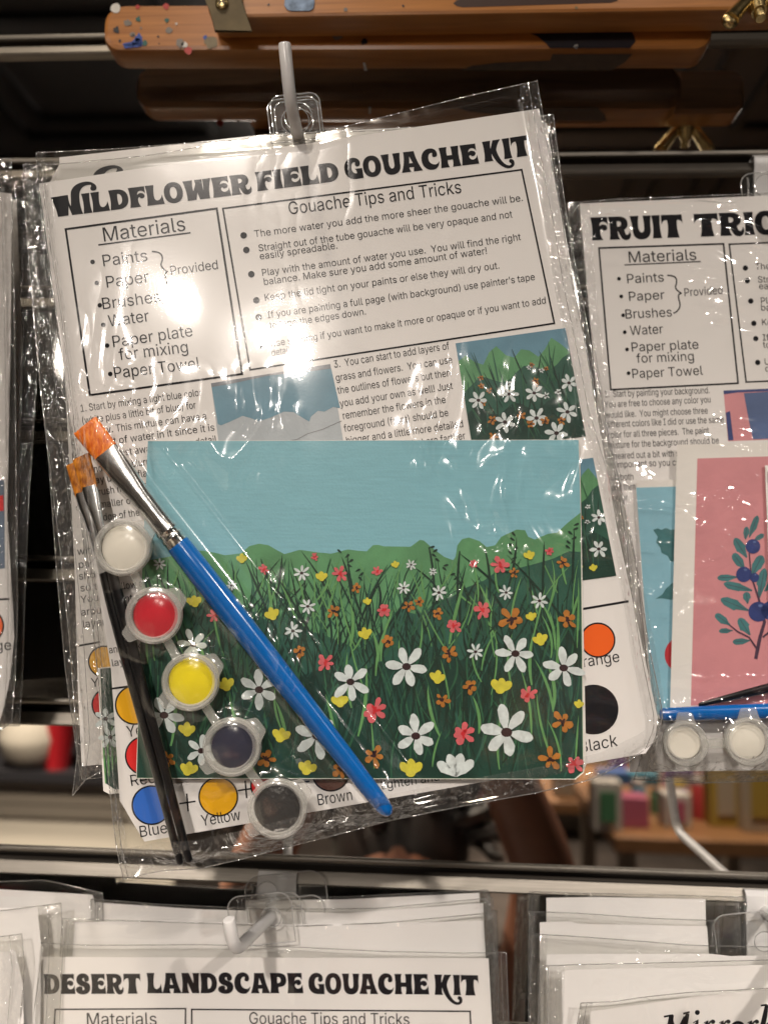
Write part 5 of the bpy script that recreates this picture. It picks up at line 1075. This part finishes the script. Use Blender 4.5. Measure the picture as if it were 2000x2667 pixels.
# ------------------------------------------------------------------ desert landscape kits below
DF = Flat((114,2492,.026), (1272,2496,.024), (70,3050,.030))
s = Sheet(DF); u = (-.03,-1)
s.base([(114,2492),(1272,2496),(1288,2800),(1290,3400),(60,3400),(92,2720)], PAPER)
s.text('DESERT', (116,2589), (367,2588), 52, u, font='show'); s.text('LANDSCAPE', (384,2587), (789,2587), 53, u, font='show'); s.text('GOUACHE', (804,2588), (1116,2590), 53, u, font='show'); s.text('KIT', (1132,2591), (1246,2593), 53, u, font='show')
s.frame([(145,2629),(484,2627),(478,3000),(120,3000)], 4, INK); s.frame([(500,2629),(1224,2634),(1240,3000),(500,3000)], 4, INK)
s.text('Materials', (224,2671), (411,2670), 33, u); s.text('Gouache Tips and Tricks', (648,2667), (1068,2670), 31, u)
tag(s.build('instruction_sheet'), 'white DESERT LANDSCAPE GOUACHE KIT instruction sheet below the wildflower kit', 'sheet', GSH)
sleeve('clear plastic sleeve of the front desert landscape kit', [(86,2455),(72,2560),(56,2680),(20,3000)], [(1318,2480),(1322,2600),(1326,2700),(1340,3000)], [(86,2455),(240,2462),(520,2460),(760,2466),(1000,2478),(1200,2482),(1318,2480)], [(20,3000),(1340,3000)], DF, .004, -.003, (), 90, 60, (.035,.03), GS, .9, edges='LRT', tabs=[(590,2338,165,130,700,2400,26,-.001)])
GREYP = paper('sleeve_dulled_paper', (.78,.76,.75))
def hidden_kit(lab, flat, sheet_px, T, L, Rr, tabs=(), seal=(.03,.03), edges='LRT', wob=1.):
    s = Sheet(flat); s.base(sheet_px, GREYP); tag(s.build('instruction_sheet'), 'white sheet top, '+lab, 'sheet', GSH)
    return sleeve('clear sleeve, '+lab, L, Rr, T, [L[-1], Rr[-1]], flat, .0025, -.002, (), 60, 40, seal, GS, wob, FILMCR, edges=edges, tabs=tabs)
D2 = DF.shift(-.0065)
hidden_kit('second in the desert kit stack, just behind the front one', D2, [(196,2402),(420,2396),(760,2408),(1258,2398),(1280,2700),(1280,3000),(150,3000)], [(164,2392),(400,2400),(760,2412),(1000,2404),(1290,2376)], [(164,2392),(150,2600),(120,2900)], [(1290,2376),(1296,2520),(1300,2900)], [(640,2336,140,120,702,2404,28,-.001)])
D3 = DF.shift(-.011)
hidden_kit('third in the desert kit stack, behind the hook', D3, [(250,2350),(520,2368),(900,2378),(1258,2352),(1272,2700),(250,2900)], [(238,2342),(420,2356),(700,2368),(980,2366),(1282,2338)], [(238,2342),(240,2520),(240,2800)], [(1282,2338),(1290,2480),(1292,2800)], [(690,2344,150,110,765,2395,28,-.001)])
D4 = DF.shift(-.015)
hidden_kit('rearmost in the desert kit stack, its top corner high on the right', D4, [(640,2345),(900,2342),(1248,2325),(1262,2700),(640,2800)], [(620,2340),(900,2336),(1270,2318)], [(620,2340),(620,2700)], [(1270,2318),(1284,2420),(1290,2700)], [(634,2285,210,110,690,2330,28,-.001)])
# lower left stack
A1 = Flat((0,2400,.036), (200,2400,.034), (0,2900,.04))
hidden_kit('frontmost in the stack at the lower left corner', A1, [(-900,2500),(42,2478),(60,2560),(66,2800),(40,3100),(-900,3100)], [(-900,2470),(0,2440),(58,2432)], [(-900,2470),(-900,3000)], [(58,2432),(66,2520),(52,2680),(30,3000)], (), (.01,.06), 'RT', 1.4)
A2 = Flat((0,2400,.028), (200,2400,.026), (0,2900,.034))
hidden_kit('second in the lower left stack, left of the desert kits', A2, [(-900,2390),(98,2362),(108,2460),(104,2900),(-900,2900)], [(-900,2400),(0,2372),(160,2352)], [(-900,2400),(-900,2900)], [(160,2352),(166,2460),(150,2800)], (), (.01,.05), 'RT', 1.2)
A3 = Flat((0,2400,.016), (200,2400,.015), (0,2900,.024))
hidden_kit('rearmost in the lower left stack, under the rail', A3, [(-900,2325),(-200,2318),(0,2316),(242,2330),(250,2365),(252,2800),(-900,2800)], [(-900,2300),(0,2296),(120,2292),(268,2326)], [(-900,2300),(-900,2700)], [(268,2326),(270,2420),(270,2700)], (), (.01,.03), 'RT', 1.2)
# lower right stack
B1 = Flat((1500,2600,.046), (2000,2580,.044), (1500,3000,.05))
s = Sheet(B1); u = (-.05,-1)
s.base([(1536,2634),(1700,2612),(1800,2596),(2000,2576),(2700,2530),(2700,3200),(1545,3200)], PAPER)
def pen(pts, w): s.stroke(pts, w, INK, 1.5)
pen([(1728,2648),(1752,2644)], 5); pen([(1748,2643),(1745,2664),(1734,2700)], [12,14,8]); pen([(1746,2650),(1758,2700)], [8,14]); pen([(1756,2700),(1782,2648)], [4,6]); pen([(1778,2640),(1795,2636)], 5); pen([(1790,2640),(1784,2662),(1774,2700)], [9,15,15])
s.disc((1815,2637), 6.5, INK, 1.5)
def rr_(x): pen([(x,2664),(x+8,2660),(x+6,2672),(x-2,2700)], [3,9,12,11]); pen([(x+8,2676),(x+16,2662),(x+24,2658)], [3,5,7]); s.disc((x+24,2661), 5.5, INK, 1.7)
pen([(1804,2664),(1815,2658),(1812,2672),(1802,2700)], [3,9,12,11]); rr_(1832); rr_(1872)
s.ring((1921,2680), 17, 8, INK, 1.6); rr_(1946)
pen([(1980,2619),(1996,2617)], 5); pen([(1996,2617),(1990,2650),(1978,2700)], [10,13,13]); pen([(1992,2670),(2010,2656),(2016,2690)], [4,9,11])
tag(s.build('instruction_sheet'), 'white sheet with slanted serif title at the lower right corner', 'sheet', GSH)
sleeve('clear plastic sleeve, frontmost in the lower right stack with a wavy top', [(1512,2612),(1500,2680),(1490,3100)], [(2750,2530),(2750,3100)], [(1512,2612),(1600,2606),(1680,2592),(1790,2578),(2000,2562),(2750,2500)], [(1490,3100),(2750,3100)], B1, .004, -.003, (), 80, 50, (.03,.02), GS, 1.2, edges='LT')
B2 = Flat((1500,2500,.038), (2000,2500,.036), (1500,3000,.046))
hidden_kit('second in the lower right stack', B2, [(1462,2530),(1480,2526),(1700,2520),(1720,2522),(2000,2512),(2700,2500),(2700,3000),(1470,3000)], [(1405,2516),(1500,2512),(1700,2508),(2000,2500),(2700,2480)], [(1405,2516),(1402,2700),(1400,3000)], [(2700,2480),(2700,3000)], (), (.045,.02), 'LT', 1.3)
B3 = Flat((1500,2450,.028), (2000,2450,.028), (1500,3000,.036))
hidden_kit('third in the lower right stack, left of the white hook', B3, [(1422,2486),(1620,2484),(1850,2484),(1900,2490),(2000,2488),(2600,2480),(2600,2900),(1424,2900)], [(1385,2432),(1460,2436),(1600,2446),(1800,2462),(2000,2466),(2600,2470)], [(1385,2432),(1380,2560),(1380,2900)], [(2600,2470),(2600,2900)], (), (.035,.02), 'LT', 1.2)
B4 = Flat((1500,2400,.020), (2000,2400,.020), (1500,3000,.03))
hidden_kit('fourth in the lower right stack', B4, [(1405,2402),(1490,2400),(1500,2406),(1840,2412),(1846,2500),(1846,2900),(1406,2900)], [(1378,2374),(1500,2378),(1700,2392),(1870,2398)], [(1378,2374),(1376,2480),(1376,2900)], [(1870,2398),(1872,2520),(1872,2900)], (), (.04,.05), 'LRT', 1.1)
B5 = Flat((1500,2350,.011), (2000,2350,.011), (1500,3000,.022))
hidden_kit('rearmost in the lower right stack, close under the rail', B5, [(1422,2338),(1560,2336),(1836,2342),(1842,2600),(1424,2700)], [(1378,2322),(1500,2326),(1700,2330),(1938,2336)], [(1378,2322),(1380,2420),(1380,2700)], [(1938,2336),(1936,2460),(1934,2700)], [(1855,2386,150,200,1980,2465,26,.006)], (.04,.05), 'LRT', 1.)

# ------------------------------------------------------------------ the shop that the mirror shows
FLOOR, CEIL = -1.85, 1.2
def struct(name, b): return tag(b.build(name, smooth=False), kind='structure')
TIN = pbr('black_tin_ceiling', (.026,.025,.025), .4, coat=.2); TINM = pbr('black_tin_moulding', (.006,.006,.006), .4)
b = MB(); b.box((-5, -7, CEIL), (5, 1.0, CEIL+.05), TIN)
for i in range(-8, 9):
    for j in range(0, 11):
        x, y = i*.62+.1, -j*.62+.3
        for a in (.0, .075):
            x0, x1, y0, y1 = x+.05+a, x+.57-a, y-.57+a, y-.05-a; t = .018
            b.box((x0, y0, CEIL-.014), (x1, y0+t, CEIL+.001), TINM); b.box((x0, y1-t, CEIL-.014), (x1, y1, CEIL+.001), TINM)
            b.box((x0, y0+t, CEIL-.014), (x0+t, y1-t, CEIL+.001), TINM); b.box((x1-t, y0+t, CEIL-.014), (x1, y1-t, CEIL+.001), TINM)
struct('ceiling', b)
b = MB(); b.box((-5, -7, FLOOR-.05), (5, 1, FLOOR), pbr('dark_floor', (.06,.05,.045), .5, vary=.3, vscale=4)); struct('floor', b)
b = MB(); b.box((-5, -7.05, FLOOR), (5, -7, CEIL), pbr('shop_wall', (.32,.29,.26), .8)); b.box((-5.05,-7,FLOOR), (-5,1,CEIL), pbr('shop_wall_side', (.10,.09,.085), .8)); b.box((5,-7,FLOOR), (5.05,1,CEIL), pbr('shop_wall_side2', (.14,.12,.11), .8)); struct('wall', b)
for k, (x, y, z, w, sz, (at, sprd)) in enumerate(LAMPS):
    root = empty('track_light', (x, y, z), 'unseen black track light can aimed at the kits', 'lamp', 'track lights on the shop ceiling')
    aim = (V(at)-V((x, y, z))).normalized()
    b = MB(); b.lathe(V((x, y, z)), [(sz*.62, -.012), (sz*.68, -.012), (sz*.7, .0), (sz*.6, -.14), (0, -.145)][::-1], pbr('lamp_can', (.015,.015,.015), .4), aim, 24)
    b.build('lamp_can', root)
    b = MB(); b.tube([V((x, y, z))-aim*.1, V((x, y, CEIL+.01))-V((aim.x, aim.y, 0))*.1], .008, pbr('lamp_stem', (.02,.02,.02), .5), 8); b.build('stem', root)
    ld = bpy.data.lights.new('lamp', 'AREA'); ld.shape = 'DISK'; ld.size = sz; ld.energy = w*LAMP_GAIN; ld.color = (1, .90, .81); ld.spread = R_(sprd)
    lo = bpy.data.objects.new('lamp', ld); C.objects.link(lo)
    lo.matrix_world = Matrix.Translation(V((x, y, z))+aim*.004) @ aim.to_track_quat('-Z', 'Y').to_matrix().to_4x4()
    lo.parent = root; lo.matrix_parent_inverse = root.matrix_world.inverted()
for k, (x, y, z, w, sprd) in enumerate(FILL_LAMPS):
    root = empty('fill_downlight', (x, y, z), 'unseen can lamp added to brighten the reflected shop', 'lamp', 'fill lamps added above the shop')
    b = MB(); b.lathe(V((x, y, z)), [(.05, 0), (.058, 0), (.06, .07), (0, .075)], pbr('fill_lamp_can', (.015,.015,.015), .4), (0,0,1), 20); b.build('lamp_can', root)
    ld = bpy.data.lights.new('lamp', 'AREA'); ld.shape = 'DISK'; ld.size = .09; ld.energy = w*.5; ld.color = (1, .86, .70); ld.spread = R_(sprd)
    lo = bpy.data.objects.new('lamp', ld); C.objects.link(lo); lo.matrix_world = Matrix.Translation((x, y, z-.003)); lo.parent = root; lo.matrix_parent_inverse = root.matrix_world.inverted()
def mt(n, c, r=.6, **k): return pbr(n, c, r, **k)
DKW = mt('dark_stained_panel', (.13,.105,.09), .45, vary=.2, vscale=8); GRYB = mt('grey_board', (.26,.235,.2)); WHT = mt('matt_white', (.75,.71,.62)); REDM = mt('shiny_red', (.55,.02,.03), .3)
# panelled dark cupboard that fills the left of the reflection
b = MB(); cx0, cx1 = -3.3, -.62; cyb = -2.3
root = empty('cupboard', (-1.9, cyb, -.5), 'tall dark panelled cupboard seen dimly in the mirror on the left', 'cupboard')
b.box((cx0, cyb-.4, -.42), (cx1, cyb, .95), DKW); b.build('carcass', root, smooth=False, bevel=.004)
for k in range(5):
    b = MB(); x = cx0+.06+k*.53; b.box((x, cyb, -.36), (x+.47, cyb+.02, .9), DKW); b.box((x+.09, cyb+.02, -.26), (x+.38, cyb+.034, .8), DKW); b.build('door', root, smooth=False, bevel=.006)
# counter below it with grey boards and a white front
root = empty('counter', (-1.6, -1.9, FLOOR), 'grey boarded shop counter reflected low on the left', 'counter')
zc = M(100, 2010, 1.9).z
b = MB(); b.box((-3, -2.6, zc-.03), (M(470,2000,1.9).x, -1.9, zc), mt('counter_top', (.03,.03,.035), .3)); b.build('top', root, smooth=False)
zw = M(100, 2140, 1.9).z
for k in range(3):
    b = MB(); h = (zc-.03-zw)/3; b.box((-3, -1.96-.004*k, zc-.03-(k+1)*h+.004), (M(470,2000,1.9).x-.01, -1.93, zc-.03-k*h), GRYB); b.build('front_board', root, smooth=False)
b = MB(); b.box((-3, -1.96, FLOOR), (M(470,2000,1.9).x-.02, -1.94, zw), WHT); b.build('base_panel', root, smooth=False)
b = MB(); c = M(95, 2005, 2.0); c.z = zc; b.lathe(c, [(0,0),(.06,0),(.10,.03),(.115,.09),(.10,.15),(.05,.18),(.03,.2),(0,.2)], WHT, (0,0,1), 24); tag(b.build('vase'), 'round white vase on the reflected counter', 'vase')
b = MB(); c = M(150, 2005, 1.96); c.z = zc; b.lathe(c, [(0,0),(.035,0),(.05,.16),(.052,.16),(.052,.165),(0,.165)], REDM, (0,0,1), 20); tag(b.build('cup'), 'red cup beside the white vase in the reflection', 'cup')
b = MB(); b.box((M(-100,1700,3.0).x, -3.1, -.75), (M(140,1700,3).x, -3.0, -.42), DKW); 
# display tables with stock on the right
TW = wood('table_wood', (.12,.05,.02), (.3,.15,.06), .5)
def table(name, lab, x0, x1, y, dep, z, th=.05):
    root = empty(name, ((x0+x1)/2, y, FLOOR), lab, 'table', 'display tables in the shop')
    b = MB(); b.box((x0, y-dep, z-th), (x1, y, z), TW); b.build('table_top', root, smooth=False, bevel=.004)
    for xx in (x0+.05, x1-.05):
        for yy in (y-.05, y-dep+.05):
            b = MB(); b.box((xx-.025, yy-.025, FLOOR), (xx+.025, yy+.025, z-th), mt('table_leg', (.25,.2,.15))); b.build('leg', root, smooth=False)
    return z
a, c = M(1600, 2180, 2.2), M(2150, 2180, 2.2); z1 = table('display_table', 'brown display table reflected at the lower right', a.x, c.x, -2.2, .7, a.z)
a2, c2 = M(1180, 2080, 3.2), M(2300, 2075, 3.2); z2 = table('display_table', 'long table of stock further back in the reflection', a2.x, c2.x, -3.2, .8, a2.z)
r2 = random.Random(3)
cols = {'pink': (.6,.15,.25), 'teal': (.08,.3,.42), 'white': (.75,.7,.65), 'blue': (.1,.2,.5), 'red': (.55,.05,.05), 'purple': (.25,.12,.4), 'yellow': (.6,.42,.08), 'green': (.1,.3,.15), 'black': (.02,.02,.02), 'cream': (.6,.5,.38)}
CM = {k: mt('stock_'+k, tuple(q*.62 for q in v), .5) for k, v in cols.items()}
def stock(px0, px1, d, z, h, col, lab, inner=None):
    x0, x1 = M(px0, 2100, d).x, M(px1, 2100, d).x
    root = empty('stock_box', ((x0+x1)/2, -d, z), lab, 'box', 'stock on the reflected tables')
    b = MB(); b.box((x0, -d-.08, z+.001), (x1, -d, z+h), CM[col]); b.build('carton', root, smooth=False, bevel=.003)
    if inner:
        b = MB(); w = (x1-x0)*.22; b.box((x0+w, -d, z+h*.2), (x1-w, -d+.004, z+h*.8), CM[inner]); b.build('front_panel', root, smooth=False)
for px0, px1, d, z, h, col, lab, inner in (
    (1545,1620,2.25,z1,.16,'white','white framed card with green picture on the reflected table','green'),(1620,1690,2.3,z1,.10,'pink','pink packet on the brown reflected table',None),(1730,1800,2.32,z1,.11,'white','white box with pinkish panel on the brown reflected table','pink'),(1850,1930,2.35,z1,.2,'yellow','yellow packet stack on the brown reflected table','cream'),(1935,2030,2.3,z1,.25,'cream','cream box at the right of the reflected table','yellow'),
    (1560,1640,3.25,z2,.13,'blue','blue box on the far reflected table','teal'),(1640,1720,3.28,z2,.12,'teal','teal box on the far reflected table',None),(1740,1815,3.3,z2,.14,'purple','purple box on the far reflected table','white'),(1835,1880,3.25,z2,.16,'pink','bright pink box on the far reflected table',None),(1890,1940,3.3,z2,.2,'teal','tall teal box on the far reflected table',None),(1945,2040,3.3,z2,.16,'yellow','yellow box on the far reflected table','red'),
    (1215,1300,3.25,z2,.2,'pink','pink bag on the far reflected table behind the arm','white'),(1290,1345,3.2,z2,.28,'red','red topped tub on the far reflected table','white'),(1120,1200,3.3,z2,.3,'white','white carton behind the reflected hair','green'),(1440,1500,3.3,z2,.18,'cream','cream carton right of the arm in the reflection',None)):
    stock(px0, px1, d, z, h, col, lab, inner)
for px, d0, z, r, h, col, top in ((1590,2.5,z1,.03,.10,'black','cream'),(1662,2.42,z1,.025,.13,'teal','white'),(1715,2.5,z1,.03,.08,'green','black'),(1765,2.5,z1,.035,.11,'purple','yellow'),(1822,2.45,z1,.028,.14,'red','white'),(1895,2.6,z1,.03,.12,'black','red'),(1700,3.5,z2,.04,.15,'cream','teal'),(1780,3.5,z2,.04,.2,'black','white'),(1860,3.5,z2,.04,.17,'white','blue'),(1980,3.6,z2,.04,.22,'blue','cream'),(1610,3.5,z2,.04,.18,'purple','pink'),(1260,3.5,z2,.05,.25,'green','white')):
    c = M(px, 2100, d0); c.z = z+.001
    root = empty('jar', c, 'small '+col+' jar with a '+top+' lid standing among boxes in the reflection', 'jar', 'jars on the reflected tables')
    b = MB(); b.lathe(c, [(0,0),(r,0),(r,h*.8),(r*.8,h*.86),(0,h*.86)], CM[col], (0,0,1), 18); b.build('body', root)
    b = MB(); b.lathe(c+V((0,0,h*.865)), [(0,0),(r*.85,0),(r*.85,h*.14),(0,h*.14)], CM[top], (0,0,1), 18); b.build('lid', root)
# pale shelving behind
root = empty('shelf_unit', (0.6, -5.6, FLOOR), 'pale shelf unit along the far wall in the reflection', 'shelf')
b = MB(); b.box((-1.4, -5.9, FLOOR), (3.6, -5.86, .3), mt('shelf_back', (.40,.36,.31))); b.build('back_panel', root, smooth=False)
for k in range(6):
    b = MB(); z = -1.6+k*.36; b.box((-1.4, -5.86, z), (3.6, -5.5, z+.03), CM['cream']); b.build('shelf', root, smooth=False)
for k in range(34):
    x = -1.3+k*.142; z = -1.6+.36*r2.randint(1, 4)+.031; b = MB(); h = r2.uniform(.1,.26); b.box((x, -5.7, z), (x+r2.uniform(.06,.13), -5.55, z+h), CM[r2.choice(list(CM))])
    tag(b.build('shelf_box', smooth=False), 'small coloured box among the stock on the far shelf unit', 'box', 'boxes on the far shelf unit')

# ------------------------------------------------------------------ the person taking the photograph, seen in the mirror
def skin_chain(name, pts, edges, radii, mat, parent, sub=2, rootv=0):
    me = bpy.data.meshes.new(name); o = bpy.data.objects.new(name, me); C.objects.link(o)
    org = parent.matrix_world.translation if parent else V((0,0,0))
    me.from_pydata([V(p)-org for p in pts], edges, []); me.materials.append(mat)
    sk = o.modifiers.new('skin', 'SKIN'); sk.use_smooth_shade = True
    for i, r in enumerate(radii):
        v = me.skin_vertices[0].data[i]; v.radius = (r, r) if not isinstance(r, tuple) else r; v.use_root = (i == rootv)
    sb = o.modifiers.new('sub', 'SUBSURF'); sb.levels = sub; sb.render_levels = sub
    if parent: o.parent = parent; o.matrix_world = Matrix.Translation(org)
    return o
SKINM = pbr('brown_skin', (.26,.115,.07), .45, vary=.1, vscale=20); PURP = pbr('purple_top', (.06,.03,.12), .8, vary=.15, vscale=40); HAIRM = pbr('dark_hair', (.012,.009,.008), .5); TROU = pbr('dark_trousers', (.02,.02,.03), .8)
hd = M(1040, 2290, .72)          # head centre in front of the mirror
X, Y, Z = hd
person = empty('person', (X, Y, FLOOR), 'person in a purple top reflected in the mirror, arm raised to take the photograph', 'person')
ws = M(1285, 1930, .50); el = M(1425, 2280, .62); sh = V((X+.17, Y-.02, Z-.27))
wl = M(800, 1990, .50); ell = M(640, 2330, .64)
pts = [(X, Y-.03, Z-1.02+.12), (X, Y-.03, Z-.62), (X, Y-.03, Z-.36), (X, Y-.02, Z-.22), (X, Y, Z-.12), (X, Y, Z-.02), (X, Y, Z+.07),
       tuple(sh), tuple(el), tuple(ws), (X-.18, Y-.02, Z-.27), tuple(ell), tuple(wl),
       (X+.10, Y-.03, Z-1.05), (X+.11, Y-.01, Z-1.42), (X-.10, Y-.03, Z-1.05), (X-.11, Y-.01, Z-1.42)]
fz = FLOOR+.06
pts[14] = (X+.11, Y-.01, FLOOR+.45); pts[16] = (X-.11, Y-.01, FLOOR+.45); pts += [(X+.11, Y-.04, fz), (X-.11, Y-.04, fz), (X+.12, Y+.12, fz-.02), (X-.12, Y+.12, fz-.02)]
ed = [(0,1),(1,2),(2,3),(3,4),(4,5),(5,6),(3,7),(7,8),(8,9),(3,10),(10,11),(11,12),(0,13),(13,14),(0,15),(15,16),(14,17),(16,18),(17,19),(18,20)]
ra = [.13,(.13,.10),(.15,.11),(.10,.08),.055,.075,.08,.062,.045,.032,.062,.045,.032,.08,.055,.08,.055,.04,.04,.035,.03]
body = skin_chain('body', pts, ed, ra, SKINM, person)
top = skin_chain('purple_top', [pts[0], pts[1], pts[2], (X, Y-.02, Z-.23), tuple(sh), tuple(sh.lerp(el, .35)), pts[10], tuple(V(pts[10]).lerp(V(pts[11]), .4))], [(0,1),(1,2),(2,3),(3,4),(4,5),(3,6),(6,7)], [(.15,.13),(.145,.115),(.165,.125),(.10,.085),.075,.06,.075,.06], PURP, person)
leg = skin_chain('trousers', [(X, Y-.03, Z-.92)]+[pts[k] for k in (13,14,17,15,16,18)], [(0,1),(1,2),(2,3),(0,4),(4,5),(5,6)], [.15,.095,.07,.055,.095,.07,.055], TROU, person)
# hand of the raised arm holding the phone: palm and five fingers
hp = [tuple(ws), tuple(ws+V((-.01, .02, .05)))]; he = [(0,1)]; hr = [.028, .03]
for k in range(4):
    a = ws+V((.02-.022*k, .03, .09)); i = len(hp)
    hp += [tuple(a), tuple(a+V((-.02, .015, .03))), tuple(a+V((-.045, .012, .035)))]; he += [(1,i),(i,i+1),(i+1,i+2)]; hr += [.012,.0095,.008]
i = len(hp); hp += [tuple(ws+V((-.035, .03, .05))), tuple(ws+V((-.06, .03, .075)))]; he += [(1,i),(i,i+1)]; hr += [.012,.009]
skin_chain('hand', hp, he, hr, SKINM, person)
# face: eyes, nose, mouth, ears
b = MB()
b.ball((X, Y+.005, Z+.0), .105, SKINM, (.78, .92, 1.1), 20); b.ball((X, Y+.105, Z-.012), .016, SKINM, (.8, 1, 1.4)); 
for sx in (-1, 1): b.ball((X+sx*.083, Y, Z), .022, SKINM, (.4, .8, 1.3))
b.build('head', person)
b = MB()
for sx in (-1, 1): b.ball((X+sx*.033, Y+.093, Z+.02), .011, CM['white']); b.ball((X+sx*.033, Y+.101, Z+.02), .006, HAIRM)
b.build('eyes', person); b = MB(); b.ball((X, Y+.096, Z-.052), .022, pbr('lips', (.25,.06,.05), .4), (1, .35, .3)); b.build('mouth', person)
b = MB(); rh = random.Random(5); b.ball((X, Y-.02, Z+.045), .112, HAIRM, (.9, .95, .95), 18)
for k in range(150):
    a = rh.uniform(0, 6.28); t = rh.uniform(.15, 1.45); d = V((math.sin(t)*math.cos(a), math.sin(t)*math.sin(a)*.95-.1, math.cos(t))).normalized()
    if d.y > .5 and d.z < .5: continue
    p = V((X, Y-.02, Z+.045)); q = [p+d*.09]; dd = d.copy()
    for j in range(4):
        dd = (dd+V((rh.uniform(-.6,.6), rh.uniform(-.6,.6), rh.uniform(-.3,.5)))).normalized(); q.append(q[-1]+dd*.022)
    b.tube(q, [.011,.012,.011,.009,.005], HAIRM, 6)
b.build('hair', person)
# the phone itself, just behind the lens
b = MB(); pc = EYE-f_*.006; ez = f_*-.008
cs = [pc+r_*x+u_*y for x, y in ((-.058,.016),(.016,.016),(.016,-.14),(-.058,-.14))]
b.extrude(cs, ez, pbr('phone_shell', (.03,.03,.035), .3)); tag(b.build('phone', smooth=False, bevel=.002), 'dark phone held up to take the photograph', 'phone')
